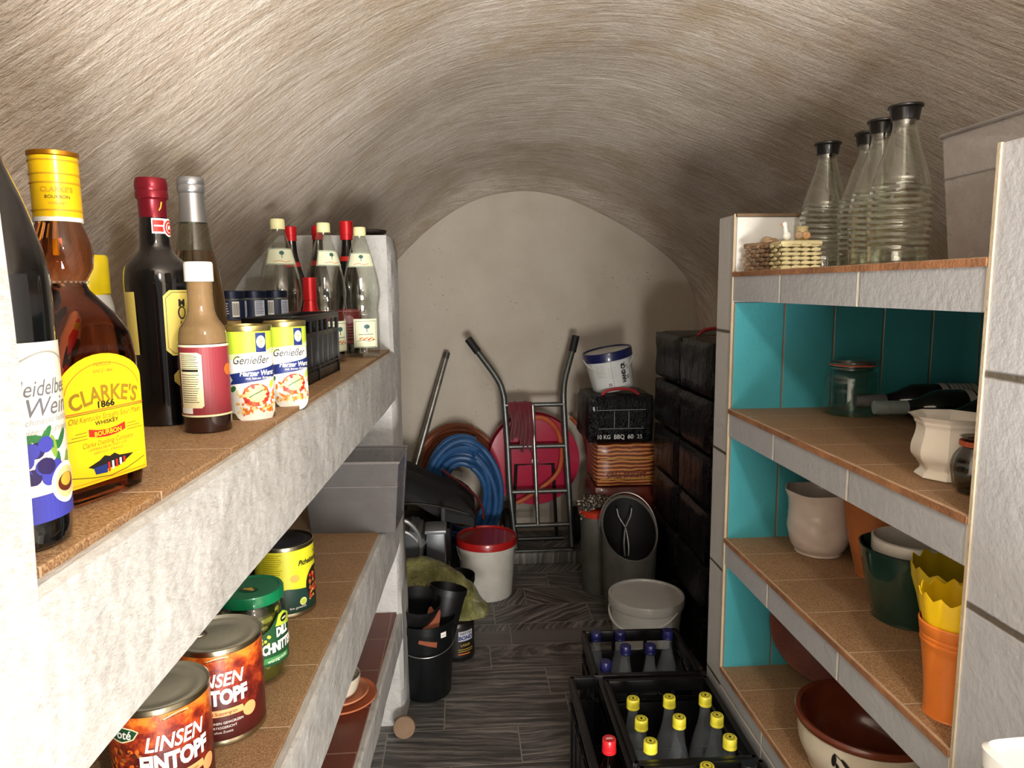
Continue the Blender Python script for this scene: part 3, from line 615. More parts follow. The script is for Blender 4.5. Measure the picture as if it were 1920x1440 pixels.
# --- 10 mineral water bottles
def water(loc, rz, lab, hh=1.0):
    t = thing('water_bottle', lab, 'bottle', loc, rz, 'clear water bottles at the end of the top left shelf'); k = .355*hh
    prof = sprof([(0, .004), (.040, .001), (.046, .008), (.0465, .05), (.0465, .115), (.0445, .124), (.046, .14), (.051, .168), (.0505, .19), (.046, .22), (.036, .26), (.025, .30), (.0165, .328), (.0145, .342)], 4)
    prof = [(r, z*hh) for r, z in prof]; bottle_body(t, prof+[(r-.0022, max(z, .006)) for r, z in prof[::-1] if r > .004]+[(0, .008)], CLB, name='glass_body')
    shape('screw_cap', mat('cream_cap', 'e4dda6', .4), t, lambda bm: lathe(bm, [(.0142, k-.024), (.0172, k-.024), (.0172, k-.021), (.0165, k-.020), (.0172, k-.018), (.0168, k-.002), (.0155, k), (0, k)], 30))
    CR = paper('water_label', 'dfe2c2'); TR = paper('tree', '3c5f5c'); s = on_cyl(.0469, R(-72)); l = label(t, s, -.034, .028*hh, .034, .106*hh, CR, base=.0006)
    p = Print().line([(-.029, .030*hh), (.029, .030*hh), (.029, .10*hh), (-.029, .10*hh), (-.029, .030*hh)], .001, TR, 1).ell(.002, .085*hh, .008, .006, TR, 1).rect(.001, .07*hh, .003, .085*hh, TR, 1)
    for i in range(9): p.ell(-.016+i*.0045, .052*hh+.003*math.sin(i*2.1), .003, .0022, (ORG, GLD, RED)[i % 3], 1, 8)
    p.line([(-.026, .046), (-.01, .048), (.01, .045), (.026, .049)], .001, GRN, 1); p.rect(-.02, .063, .02, .0645, TR, 1); p.put('lettering', s, l, .0009, .004)
    def cn(u, v, off):
        r = .0402-(v-.245*hh)*.275/hh+off; a = R(-80)+u/.034; return Vector((r*math.cos(a), r*math.sin(a), v))
    l = label(t, cn, -.036, .246*hh, .036, .285*hh, CR, 'neck_label', base=.0012, vstep=.01)
    p = Print().line([(-.034, .2475*hh), (.034, .2475*hh), (.034, .2835*hh), (-.034, .2835*hh), (-.034, .2475*hh)], .0012, TR, 1).ell(0, .274*hh, .006, .005, TR, 1).rect(-.0008, .262*hh, .0008, .272*hh, TR, 1).line([(-.018, .253*hh), (-.005, .256*hh), (.005, .252*hh), (.018, .255*hh)], .0012, ORG, 1); p.put('lettering', cn, l, .0016, .004, .01)
    return t
w0 = water((-.434, 1.80, T1), .25, 'leftmost clear glass water bottle with cream cap')
dup(w0, (-.345, 1.905, T1), .55, 'middle clear glass water bottle with cream cap and label turned right'); dup(w0, (-.272, 2.04, T1), .0, 'rightmost clear glass water bottle beside the white far pillar')
# --- 11 red capped dark bottles
def redcap(loc, lab, h, lean=0, big=False):
    t = thing('wine_bottle', lab, 'bottle', loc, 0, 'dark bottles with red caps among the water bottles'); t.rotation_euler = (0, lean, 0)
    bottle_body(t, [(r, z*h/.36) for r, z in sprof([(0, .003), (.033, .001), (.037, .007), (.037, .07), (.037, .17), (.033, .205), (.0225, .25), (.015, .29), (.0135, .33), (.0135, .354)], 4)]+[(0, h*.985)], DK)
    cr = .0195 if big else .0165; z0 = h-(.05 if big else .034)
    shape('red_cap', mat('red_foil_cap', 'c21d22', .3, .3), t, lambda bm: lathe(bm, [(.0150, z0-.002), (cr-.0015, z0-.004), (cr-.001, z0+.010), (cr, z0+.011), (cr, z0+.013), (cr, h-.002), (cr-.002, h), (0, h)], 30))
    s = on_cyl(.0172, R(-85)); pr = lambda z: .0172
    shape('neck_band', RED, t, lambda bm: lathe(bm, [((.0215, .245)[0]*1.0+.0012, h*.70), (.0185, h*.745)], 28))
    sl = on_cyl(.0372, R(-85)); l = label(t, sl, -.04, .03, .04, .13, paper('rose_red', '9c2530'), base=.0006); q = Print().line([(-.036, .036), (.036, .036), (.036, .124), (-.036, .124), (-.036, .036)], .002, PNK, 1).ell(0, .10, .014, .012, PNK, 1); lines(q, -.025, .025, .08, .008, 5, PNK, 1, .003); q.put('label_print', sl, l, .0009, .004)
redcap((-.438, 1.975, T1), 'dark wine bottle with red cap seen just right of the leftmost water bottle', .352, R(-1)); redcap((-.395, 2.045, T1), 'dark wine bottle with red cap left of the middle water bottle', .36, R(1.5))
redcap((-.325, 2.155, T1), 'dark wine bottle with tall bright red cap between the two right water bottles', .382, big=True)
t = thing('small_bottle', 'short dark bottle with red neck standing between the water bottles behind the little crate', 'bottle', (-.365, 1.80, T1))
bottle_body(t, sprof([(0, .002), (.022, .001), (.025, .006), (.025, .09), (.021, .12), (.014, .15), (.012, .17)], 3)+[(0, .17)], DK, 30); shape('red_cap', mat('red_foil_cap', 'c21d22', .3, .3), t, lambda bm: lathe(bm, [(.0215, .128), (.0165, .15), (.0155, .16), (.0168, .161), (.0165, .215), (.0155, .216), (0, .216)], 28))
tag(shape('jar_lid', mat('dark_brown_lid', '2b201b', .5), None, lambda bm: lathe(bm, [(0, 0), (.045, 0), (.055, .006), (.058, .013), (.056, .015), (.050, .009), (0, .007)], 36), loc=(-.285, 2.345, 1.618), rot=(0, 0, 0)), 'flat dark brown dish lying on top of the far left pillar', 'lid')
# ---------------------------------------------------------------- middle tier
def stew_can(loc, lab, rz, r=.063, h=.150):
    t = thing('stew_can', lab, 'can', loc, rz, 'orange lentil stew tins')
    shape('body', STEEL, t, lambda bm: lathe(bm, [(0, .004), (r-.005, .004), (r-.003, 0), (r, .0015), (r, .006), (r-.0012, .008), (r-.0012, h-.008), (r, h-.007), (r, h-.001), (r-.0015, h)], 56))
    ld = shape('lid', STEELD, t, lambda bm: lathe(bm, [(r-.0015, h), (r-.004, h-.0045), (r-.009, h-.0055), (r-.011, h-.0035), (r-.016, h-.0035), (r-.018, h-.005), (r-.030, h-.005), (r-.032, h-.004), (0, h-.004)], 56))
    def ring(bm):
        a = R(200); c = Vector((.030*math.cos(a), .030*math.sin(a), h-.001)); ux = Vector((math.cos(a), math.sin(a), 0)); uy = Vector((-math.sin(a), math.cos(a), 0))
        tube(bm, [c+ux*.013*math.cos(q)+uy*.010*math.sin(q) for q in [2*math.pi*i/20 for i in range(20)]], .0015, 6, True); ball(bm, c+ux*.016+Vector((0, 0, -.0005)), .005, .005, .002, 1)
    shape('pull_ring', STEEL, ld, ring)
    OR = N('stew_print'); tc = OR.a('TexCoord').outputs['Object']; z = OR.a('SeparateXYZ', {0: tc}).outputs[2]; nz = OR.noise(tc, 32, 5, .7)
    f = OR.math('ADD', OR.math('MULTIPLY', OR.math('SUBTRACT', z, .06), 8), OR.math('MULTIPLY', OR.math('SUBTRACT', nz, .5), 2.2))
    OR.l(OR.ramp(f, [(.0, srgb('4a1512')), (.25, srgb('7a2416')), (.5, srgb('b8481a')), (.75, srgb('e0812c'))]), OR.b.inputs['Base Color']); OR.b.inputs['Roughness'].default_value = .35
    s = on_cyl(r-.0008, R(-74)); l = label(t, s, -.19, .009, .19, h-.009, OR.m)
    p = Print().poly([(-.077, .118), (-.070, .126), (-.055, .129), (-.037, .1265), (-.029, .1225), (-.036, .112), (-.052, .106), (-.068, .108)], CRM, 1).poly([(-.075, .118), (-.069, .1245), (-.055, .1272), (-.037, .1248), (-.031, .122), (-.037, .1132), (-.052, .108), (-.067, .110)], paper('bottle_green', '1f4a2b'), 2)
    p.poly([(-.016, .047), (.05, .047), (.047, .0575), (-.013, .0575)], paper('peach', 'e8a066'), 1).ell(.058, .046, .011, .011, paper('peach', 'e8a066'), 2)
    for i in range(46): p.ell(-.058+random.uniform(-.02, .03), .09+random.uniform(-.035, .006), .004, .0026, (BRN, ORG, paper('lentil', 'a5622c'))[i % 3], 2+i*.02, 8, random.uniform(0, 3))
    p.line([(0, .134), (.012, .1375), (.02, .1385), (.03, .137)], .001, CRM, 1).line([(-.002, .133), (.014, .135), (.028, .1355)], .0008, INK, 1); p.put('label_picture', s, l, .0005, .004)
    p = Print().text('LINSEN', .012, .103, .028, WHT, 2, .25, .0006, .80).text('EINTOPF', .012, .076, .031, WHT, 2, 0, .0016, .70).text('Poté', -.053, .118, .0165, WHT, 3, .2, .0003, .9)
    p.text('mit Suppengrün', .018, .052, .0065, BRN, 3).text('MIT FEINEN GEWÜRZEN', .018, .037, .0052, WHT, 2).text('FERTIGGERICHT', .018, .030, .0052, WHT, 2).text('ohne Zusatz', .018, .023, .0052, WHT, 2); lettered(l, 'lettering', s, p, base=.0009); return t
c0 = stew_can((-.408, .925, T2), 'nearest orange lentil stew tin with small green oval on its label', R(10)); dup(c0, (-.378, 1.070, T2), R(-14), 'second orange lentil stew tin, standing in front of the green lidded pickle jar')
t = thing('pickle_jar', 'glass jar of sliced pickles with green lid', 'jar', (-.371, 1.218, T2), 0); r, h = .058, .158
shape('glass', CLR, t, lambda bm: lathe(bm, sprof([(0, .001), (r-.008, 0), (r, .008), (r, .05), (r, .11), (r-.002, .125), (r-.008, .137), (r-.009, .142)], 3), 44))
shape('brine', mat('olive_brine', '4b4a18', .12, coat=.6, var=.3), t, lambda bm: lathe(bm, [(0, .004), (r-.010, .004), (r-.009, .012), (r-.009, .12), (0, .125)], 36))
PKM = mat('pickle_green', '8a8c33', .25, coat=.5, var=.3, bump=.3, bscale=60)
def pk(bm):
    for i in range(70):
        a = random.uniform(-3.1, 3.1); z = random.uniform(.014, .122); q = r-.0085; m_ = Matrix.Rotation(a, 4, 'Z') @ Matrix.Rotation(random.uniform(-.9, .9), 4, 'X'); ball(bm, (q*math.cos(a)*.92, q*math.sin(a)*.92, z), .004, random.uniform(.008, .013), .009, 2, mtx=m_)
shape('pickles', PKM, t, pk, kind='stuff')
LG = mat('green_lid', '0f7a4c', .3, .2, coat=.4); ld = shape('lid', LG, t, lambda bm: lathe(bm, [(r-.009, .140), (r-.003, .140), (r-.003, .156), (r-.005, .1585), (r-.010, .159), (r-.012, .157), (0, .157)], 60, fn=lambda a, q, z, i: (q-(.0009 if int(a*60/6.2832) % 2 and i in (1, 2) else 0), z)))
p = Print().ell(0, 0, .017, .011, paper('bottle_green', '1f4a2b'), 1, 28, .3).rect(-.011, -.003, .011, .003, GLD, 2).poly([(-.008, .003), (0, .009), (.008, .003)], GLD, 2); p.put('lid_emblem', lambda u, v, off: Vector((u*.9+v*.4, v*.9-u*.4-.01, .1572+off)), ld)
s = on_cyl(r+.0005, R(-55)); l = label(t, s, 0, 0, 0, 0, paper('bottle_green', '1f4a2b'), pts=[(-.020, .035), (.06, .030), (.072, .07), (.07, .108), (.040, .123), (.028, .120), (.01, .10), (-.022, .082), (-.028, .06)])
p = Print().poly([(.028, .118), (.040, .121), (.068, .106), (.066, .09), (.02, .10)], LIM, 1).ell(.042, .108, .010, .007, INK, 2).rect(.036, .106, .048, .109, CRM, 3)
for i in range(18): p.ell(-.018+random.uniform(-.006, .026), .078+random.uniform(-.010, .018), .003, .003, paper('dill', 'b9b945'), 2, 7)
p.poly([(-.005, .040), (.05, .036), (.05, .046), (-.003, .05)], paper('mid_green', '3f8a48'), 1); p.put('label_picture', s, l, .0006, .004)
p = Print().text('DILL', .035, .088, .021, WHT, 4, 0, .0012, .7).text('SCHNITTEN', .026, .064, .023, WHT, 4, 0, .0012, .62).text('würzig-mild', .022, .043, .0085, WHT, 4); lettered(l, 'lettering', s, p, base=.001)
t = thing('bean_can', 'yellow and dark green tin standing beyond the pickle jar', 'can', (-.378, 1.483, T2), R(8)); r, h = .0605, .150
shape('body', STEEL, t, lambda bm: lathe(bm, [(0, .004), (r-.005, .004), (r-.003, 0), (r, .0015), (r, .006), (r-.0012, .008), (r-.0012, h-.008), (r, h-.007), (r, h-.001), (r-.0015, h)], 48))
shape('lid', mat('dark_can_lid', '3a3128', .4, .9), t, lambda bm: lathe(bm, [(r-.0015, h), (r-.004, h-.0045), (r-.010, h-.005), (r-.012, h-.003), (r-.02, h-.003), (r-.022, h-.0045), (0, h-.004)], 48))
s = on_cyl(r-.0008, R(-62)); l = label(t, s, -.19, .009, .19, h-.009, paper('acid_yellow', 'd3cf2a'))
DG = paper('dark_teal_green', '17382f'); p = Print().poly([(-.1, .009), (.1, .009), (.1, .07), (.03, .055), (-.02, .062), (-.1, .05)], DG, 1).ell(.05, .06, .030, .036, INK, 2)
for i in range(60): p.ell(.048+random.uniform(-.018, .022), .056+random.uniform(-.026, .03), .0045, .003, (BRN, paper('lentil', 'a5622c'), paper('bean', 'c99a4a'), RED)[i % 4], 3+i*.02, 8, random.uniform(0, 3))
p.ell(.012, .03, .008, .008, CRM, 3).ell(.012, .03, .006, .006, LIM, 4); lines(p, -.07, -.028, .135, .0045, 11, paper('sepia', '8a6a1a'), 1, .0009); p.ell(-.004, .082, .010, .008, paper('wheat', 'e3a94a'), 1); p.put('label_picture', s, l, .0005, .004)
p = Print().text('Pichelsteiner', .034, .112, .015, INK, 5, .3, .0004, .8).text('Art', .05, .127, .010, BRN, 5, .2).text('fein gewürzt', .0, .02, .007, WHT, 4); lettered(l, 'lettering', s, p, base=.0011)
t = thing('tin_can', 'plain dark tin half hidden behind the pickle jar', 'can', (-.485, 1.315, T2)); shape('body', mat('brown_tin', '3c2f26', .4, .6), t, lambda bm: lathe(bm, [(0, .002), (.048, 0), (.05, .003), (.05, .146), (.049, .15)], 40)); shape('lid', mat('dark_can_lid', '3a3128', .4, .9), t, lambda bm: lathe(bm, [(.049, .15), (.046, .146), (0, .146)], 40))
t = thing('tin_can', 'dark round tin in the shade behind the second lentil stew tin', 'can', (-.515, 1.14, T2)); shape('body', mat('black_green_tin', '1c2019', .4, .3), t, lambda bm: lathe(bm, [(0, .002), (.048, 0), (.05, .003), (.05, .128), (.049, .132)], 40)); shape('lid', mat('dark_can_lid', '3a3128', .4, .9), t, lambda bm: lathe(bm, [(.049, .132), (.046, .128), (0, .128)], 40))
t = thing('milk_carton', 'violet blue carton in the shade behind the smoky drawer', 'carton', (-.50, 1.78, T2), R(6)); shape('body', mat('violet_carton', '5b60a8', .5), t, lambda bm: box(bm, -.05, .05, -.05, .05, 0, .22, .003)); shape('fold_top', mat('violet_carton_light', '767bbd', .5), t, lambda bm: prism(bm, [(-.05, -.003), (.05, -.003), (.05, .003), (-.05, .003)], .22, .235))
t = thing('tin_can', 'short brown tin between the yellow tin and the violet carton', 'can', (-.445, 1.60, T2)); shape('body', mat('brown_tin', '3c2f26', .4, .6), t, lambda bm: lathe(bm, [(0, .002), (.038, 0), (.04, .003), (.04, .118), (.039, .12)], 36)); shape('lid', mat('dark_can_lid', '3a3128', .4, .9), t, lambda bm: lathe(bm, [(.039, .12), (.036, .117), (0, .117)], 36))
# --- smoky fridge drawers
def drawer(lab, loc, rz, w, L, h, nm='fridge_drawer', taper=.012, pitch=0, tint='8d8784', al=.55):
    SM = sheer('smoky_plastic_'+tint, tint, al, .14)
    t = thing(nm, lab, 'drawer', loc, rz); th = .003
    def q(z): return taper*(z/h-1)
    def pane(bm, a, b):   # a, b: bottom corners (x, y); leaning outward upward
        (ax_, ay), (bx, by) = a, b; s = lambda v, z: v*(1+(z/h-1)*taper/.1)
        o = [(s(ax_, 0), s(ay, 0), 0), (s(bx, 0), s(by, 0), 0), (s(bx, h), s(by, h), h), (s(ax_, h), s(ay, h), h)]
        n = (Vector(o[1])-Vector(o[0])).cross(Vector(o[3])-Vector(o[0])).normalized()*th
        A = [bm.verts.new(Vector(p)) for p in o]; B = [bm.verts.new(Vector(p)-n) for p in o]; bm.faces.new(A); bm.faces.new(B[::-1])
        for i in range(4): bm.faces.new((A[i], B[i], B[(i+1) % 4], A[(i+1) % 4]))
    x, y = w/2, L/2; C4 = [(-x, -y), (x, -y), (x, y), (-x, y)]
    for i, nm2 in enumerate(('front_panel', 'side_panel', 'back_panel', 'side_panel')): shape(nm2, SM, t, lambda bm: pane(bm, C4[i], C4[(i+1) % 4]), smooth=False)
    shape('floor_panel', SM, t, lambda bm: box(bm, -x*(1-taper*10), x*(1-taper*10), -y*(1-taper*10), y*(1-taper*10), 0, th), smooth=False)
    RM = mat('smoky_rim_'+tint, '77726f', .25, coat=.3)
    for z, e, nm3 in ((h, .004, 'rim'), (h*.66, .0012, 'ridge')):
        s = 1+(z/h-1)*taper/.1; shape(nm3, RM, t, lambda bm: tube(bm, [(-x*s-e/2, -y*s-e/2, z), (x*s+e/2, -y*s-e/2, z), (x*s+e/2, y*s+e/2, z), (-x*s-e/2, y*s+e/2, z)], e*.7+.0006, 6, True), smooth=False)
    return t
drawer('smoky grey see-through fridge drawer on the middle left shelf beside the far pillar', (-.300, 2.03, T2), R(-3), .262, .20, .200, tint='6d6a68', al=.50)
# --- bottom tier saucers
t = thing('saucer', 'wide orange clay saucer on the dark red tiles of the low left shelf', 'saucer', (-.322, 1.76, T3)); shape('dish', mat('orange_clay', 'b0633d', .7, bump=.2), t, lambda bm: lathe(bm, [(0, 0), (.07, 0), (.085, .012), (.090, .013), (.088, .016), (.072, .006), (0, .005)], 44))
t = thing('saucer', 'smaller clay saucer lying on the wide orange saucer', 'saucer', (-.326, 1.765, T3+.0065)); shape('dish', mat('pink_clay', 'c07a58', .7, bump=.2), t, lambda bm: lathe(bm, [(0, 0), (.055, 0), (.068, .014), (.072, .015), (.070, .018), (.056, .005), (0, .005)], 44))
t = thing('small_bowl', 'cream ribbed bowl sitting on the stacked clay saucers', 'bowl', (-.33, 1.765, T3+.012)); shape('bowl_body', mat('cream_stoneware', 'cdc3ae', .5, bump=.2), t, lambda bm: lathe(bm, sprof([(0, 0), (.03, 0), (.045, .012), (.053, .035), (.056, .052), (.053, .052), (.047, .02), (0, .012)], 3), 44)); shape('soil', mat('pale_gravel', 'a59c8c', .9, bump=1, bscale=200, var=.2), t, lambda bm: lathe(bm, [(.0465, .035), (0, .039)], 36))
# ================================================================ THINGS ON THE RIGHT SHELF
ZA, ZB, ZC, ZD = 1.4855, 1.1305, .7785, .4105
def carafe(loc, lab):
    t = thing('glass_carafe', lab, 'carafe', loc, random.uniform(0, 3), 'clear ribbed glass carafes with black stoppers')
    ctrl = [(0, .004), (.046, .001), (.053, .006), (.0535, .02), (.0555, .05), (.0575, .09), (.0565, .125), (.050, .165), (.038, .205), (.027, .24), (.0215, .262), (.021, .278)]
    base = sprof(ctrl, 12); out = []
    for r, z in base:
        if .02 < z < .175: r += .0016*math.sin(z/.0125*2*math.pi)*min(1, (z-.02)/.02, (.175-z)/.03)
        out.append((r, z))
    tl_ = lambda a, r, z, i: (r, z+(.004*math.sin(a) if .02 < z < .17 else 0))
    shape('glass_body', glass('carafe_glass', 'f7f9f5', .03, 2.2), t, lambda bm: lathe(bm, out+[(max(r-.0028, 0), max(z, .009)) for r, z in out[::-1]], 56, fn=tl_))
    shape('stopper', mat('black_rubber_stopper', '121212', .28, coat=.3), t, lambda bm: lathe(bm, [(0, .27), (.0175, .27), (.0175, .277), (.0245, .277), (.0275, .297), (.0285, .299), (.0315, .3005), (.0315, .3035), (.030, .305), (.025, .3035), (0, .302)], 40))
    return t
k0 = carafe((.896, 1.7455, ZA), 'ribbed glass carafe standing alone, nearest the wicker box')
dup(k0, (.931, 1.627, ZA), .6, 'ribbed glass carafe at the back of the group of three, mostly hidden'); dup(k0, (.891, 1.507, ZA), 1.3, 'middle carafe of the group of three'); dup(k0, (.862, 1.385, ZA), 2.0, 'nearest and tallest looking ribbed glass carafe beside the smoky drawer')
drawer('smoky grey see-through fridge drawer on the top right shelf, its rim over the near pillar', (.905, 1.035, ZA), R(-1), .26, .215, .198, tint='a39d99', al=.55)
# wicker boxes and ornaments
WK = mat('brown_wicker', '9a7a5c', .7, bump=.6, bscale=150, var=.3); CW = mat('cream_wicker', 'e6d9a6', .6, bump=.5, bscale=150, var=.12)
def weave(w, L, h, n, rows, m1):
    def f(bm):
        for rr in range(rows):
            z = h*(rr+.5)/rows
            for side in range(4):
                ln, off = ((w, L/2), (L, w/2))[side % 2]; k = n if side % 2 == 0 else max(3, int(n*L/w))
                for i in range(k):
                    a = -ln/2+ln*(i+.5)/k; d = .0025*(1 if (i+rr) % 2 else -1)
                    c = [(a, -off-d), (off+d, a), (a, off+d), (-off-d, a)][side]; ball(bm, (c[0], c[1], z), *((ln/k*.62, .0035, h/rows*.5) if side % 2 == 0 else (.0035, ln/k*.62, h/rows*.5)), sub=1)
        box(bm, -w/2, w/2, -L/2, L/2, 0, .004)
        for z in (h,): tube(bm, [(-w/2, -L/2, z), (w/2, -L/2, z), (w/2, L/2, z), (-w/2, L/2, z)], .0045, 8, True)
    return f
t = thing('wicker_basket', 'small brown wicker basket in the corner against the white end tile', 'basket', (.755, 1.735, ZA), R(20)); shape('basket_body', WK, t, weave(.075, .085, .062, 5, 6, WK))
t = thing('wicker_box', 'cream wicker box carrying little ornaments, left of the lone carafe', 'box', (.768, 1.625, ZA), R(-6)); shape('box_body', CW, t, weave(.085, .075, .058, 4, 6, CW)); shape('lid', CW, t, lambda bm: box(bm, -.0415, .0415, -.037, .037, .056, .064, .003))
t = thing('duck_figurine', 'tiny white duck figure on the cream wicker box', 'figurine', (.744, 1.618, ZA+.0645)); DW = mat('white_china', 'e9e6dc', .3)
shape('duck_body', DW, t, lambda bm: [ball(bm, (0, 0, .011), .010, .008, .011), tube(bm, curve_pts([(-.002, 0, .015), (-.004, 0, .026), (-.005, 0, .034)], 3), lambda q: .006-.0015*q, 10), ball(bm, (-.006, 0, .037), .0062)]); shape('beak', ORG, t, lambda bm: ball(bm, (-.0135, 0, .037), .0035, .002, .0015, 1))
for i, (dx, dy, c, lab) in enumerate(((.026, 0, 'b89a7a', 'pinkish snail shell beside the tiny white duck'), (.044, .002, 'd1a06c', 'tan snail shell at the right end of the cream wicker box'))):
    t = thing('snail_shell', lab, 'shell', (.744+dx, 1.617+dy, ZA+.0645)); 
    def sh(bm):
        for q in range(28):
            a = q*.42; r = .0095*(1-q/34); ball(bm, (r*math.cos(a)*.55, -.001-.004*q/28, .011+r*math.sin(a)*.55), r*.72+.0008, sub=1)
    shape('shell_body', mat('shell_'+c, c, .4, var=.2), t, sh)
t = thing('trinket_pot', 'little ivory trinket with dark leaf marks behind the shells', 'ornament', (.792, 1.645, ZA+.0645)); PTM = mat('ivory_trinket', 'cfc08d', .4, var=.1)
b = shape('pot_body', PTM, t, lambda bm: lathe(bm, sprof([(0, 0), (.012, .0), (.015, .012), (.013, .026), (.015, .034)], 3)+[(0, .034)], 20)); p = Print().poly([(-.008, .02), (0, .02), (-.004, .012)], INK, 1).poly([(.003, .016), (.008, .018), (.006, .01)], INK, 1); p.put('leaf_marks', on_cyl(.0152, R(-110)), b, .0005, .003)
for i, (x, y) in enumerate(((.747, 1.72), (.766, 1.735), (.752, 1.748))): tag(shape('seashell', mat('beige_seashell', 'c9ad88', .5, var=.2), None, lambda bm: ball(bm, (0, 0, .0), .016, .013, .012, 2), loc=(x, y, ZA+.05+.013+.004*i), rot=(0, .2*i, i)), 'small beige seashell heaped in the brown wicker basket', 'shell', 'seashells in the wicker basket')
# --- shelf B
t = thing('clip_top_jar', 'empty clip-top preserving jar with orange rubber seal', 'jar', (.965, 1.705, ZB), R(20)); r, h = .062, .145
shape('glass', glass('jar_glass', 'e9f1ee', .04), t, lambda bm: lathe(bm, sprof([(0, .002), (r-.01, 0), (r, .012), (r, .06), (r, .088), (r-.004, .102), (r-.014, .112), (r-.014, .122)], 4)+[(r-.017, .122), (r-.017, .112), (r-.007, .10), (r-.004, .06), (r-.004, .014), (0, .008)], 44))
shape('glass_lid', glass('jar_glass', 'e9f1ee', .04), t, lambda bm: lathe(bm, [(r-.012, .126), (r-.010, .130), (r-.012, .138), (r-.02, .142), (0, .145), (0, .137), (r-.02, .134)], 44))
shape('rubber_seal', mat('orange_rubber', 'b5563a', .5), t, lambda bm: lathe(bm, [(r-.018, .1225), (r-.009, .1225), (r-.009, .126), (r-.018, .126)], 44))
def wire(bm):
    for z in (.117, .128): tube(bm, [((r-.0105)*math.cos(a), (r-.0105)*math.sin(a), z) for a in [2*math.pi*i/40 for i in range(40)]], .0013, 6, True)
    tube(bm, [(r-.012, -.018, .128), (r+.008, -.018, .134), (r+.012, -.012, .115), (r+.012, .012, .115), (r+.008, .018, .134), (r-.012, .018, .128)], .0014, 6)
shape('wire_clasp', mat('bright_wire', 'c9c9c4', .2, 1), t, wire)
def lying(loc, rz, lab, capm, m, lbl=None):
    t = thing('wine_bottle', lab, 'bottle', loc, 0, 'wine bottles lying on the teal lined shelf'); t.rotation_euler = (0, R(90), rz)
    bottle_body(t, sprof([(0, .012), (.02, .004), (.036, .002), (.041, .01), (.041, .10), (.041, .19), (.036, .215), (.022, .245), (.0155, .27), (.0148, .30), (.0148, .335)], 4)+[(0, .336)], m)
    shape('capsule', capm, t, lambda bm: lathe(bm, [(.0157, .262), (.0158, .312), (.0168, .313), (.0168, .330), (.0155, .340), (0, .341)], 28)); 
    s = on_cyl(.0413, R(180)); l = label(t, s, -.05, .05, .035, .15, paper('faded_white', 'b9b6ad'), base=.0005); p = Print().rect(-.03, .06, .02, .064, INK, 1).rect(-.03, .13, .02, .134, INK, 1); lines(p, -.03, .02, .12, .01, 5, INK, 1, .0015); p.put('lettering', s, l, .0009, .004)
CG = mat('pale_grey_capsule', '8b9693', .4, .3); 
lying((1.275, 1.51, ZB+.0415), R(172), 'lying wine bottle with pale grey neck nearer the aisle', CG, DGR); lying((1.285, 1.615, ZB+.0415), R(173), 'lying wine bottle with dull grey neck behind the other', mat('dull_grey_capsule', '6f6f70', .4, .3), DK)
lying((1.29, 1.40, ZB+.0415), R(176), 'dark lying bottle closest to the near tiled pillar', mat('black_capsule', '141312', .3), DGR)
t = thing('octagonal_pot', 'white eight sided glazed flower pot on the second shelf', 'pot', (.806, 1.118, ZB), R(10)); GW = mat('white_glaze', 'e6dfd2', .16, coat=.5, var=.05)
def oct8(k=.09):
    def f(a, r, z, i): return (r*(1-k*abs(math.sin(a*4))**1.0*.55), z)
    return f
def fl8(a, r, z, i): q = (a % (math.pi/4))-math.pi/8; return (r*math.cos(math.pi/8)/math.cos(q), z)
shape('pot_body', GW, t, lambda bm: lathe(bm, sprof([(0, .001), (.044, 0), (.046, .006), (.040, .014), (.044, .022), (.054, .036), (.055, .052), (.050, .072), (.049, .085), (.052, .091), (.0535, .096), (.060, .102), (.063, .1045)], 4)+[(.060, .1045), (.050, .096), (.046, .07), (.05, .05), (.04, .02), (0, .012)], 48, fn=fl8))
t = thing('votive_jar', 'small fluted clear glass jar half behind the near tiled pillar', 'jar', (.787, 1.022, ZB)); 
shape('glass', glass('smoky_jar_glass', 'c9c8c2', .04, 1.3), t, lambda bm: lathe(bm, sprof([(0, .002), (.024, 0), (.032, .012), (.037, .038), (.034, .058), (.025, .072), (.024, .080), (.028, .088)], 5)+[(.025, .088), (.021, .078), (.031, .056), (.033, .035), (.028, .012), (0, .006)], 48, fn=lambda a, r, z, i: (r*(1+.03*math.cos(12*a)) if z < .07 else r, z))); shape('ribbon', mat('rust_ribbon', 'a0492a', .7), t, lambda bm: lathe(bm, [(.0255, .074), (.0275, .074), (.0275, .082), (.0255, .082)], 30))
# --- shelf C
t = thing('embossed_pot', 'pale pinkish white jug-like pot with embossed leaves and a pouring lip', 'pot', (.897, 1.70, ZC)); EW = mat('pinkish_white_glaze', 'cfc2b6', .3, coat=.3, var=.06)
def spout(a, r, z, i):
    if z > .10:
        w = math.exp(-((a-R(195)+math.pi) % (2*math.pi)-math.pi)**2/.12); u = (z-.10)/.065; r += .020*w*u; z += .012*w*u+.004*u*math.sin(3*a)
    elif .02 < z: r += .0022*math.sin(5*a+z*60)*math.sin(z*70)*(1 if .03 < z < .10 else 0)
    return r, z
shape('pot_body', EW, t, lambda bm: lathe(bm, sprof([(0, .001), (.052, 0), (.055, .006), (.066, .02), (.073, .045), (.075, .08), (.0745, .11), (.076, .135), (.081, .155), (.083, .162)], 5)+[(.080, .162), (.073, .135), (.070, .08), (.06, .02), (0, .012)], 72, fn=spout))
t = thing('flower_pot', 'large orange terracotta pot behind the dark green planter', 'pot', (.975, 1.545, ZC)); shape('pot_body', mat('matt_orange_clay', 'b56a35', .65, bump=.15, var=.1), t, lambda bm: lathe(bm, sprof([(0, .001), (.055, 0), (.060, .01), (.082, .10), (.094, .20)], 4)+[(.099, .20), (.100, .225), (.094, .226), (.088, .20), (.055, .012), (0, .012)], 48))
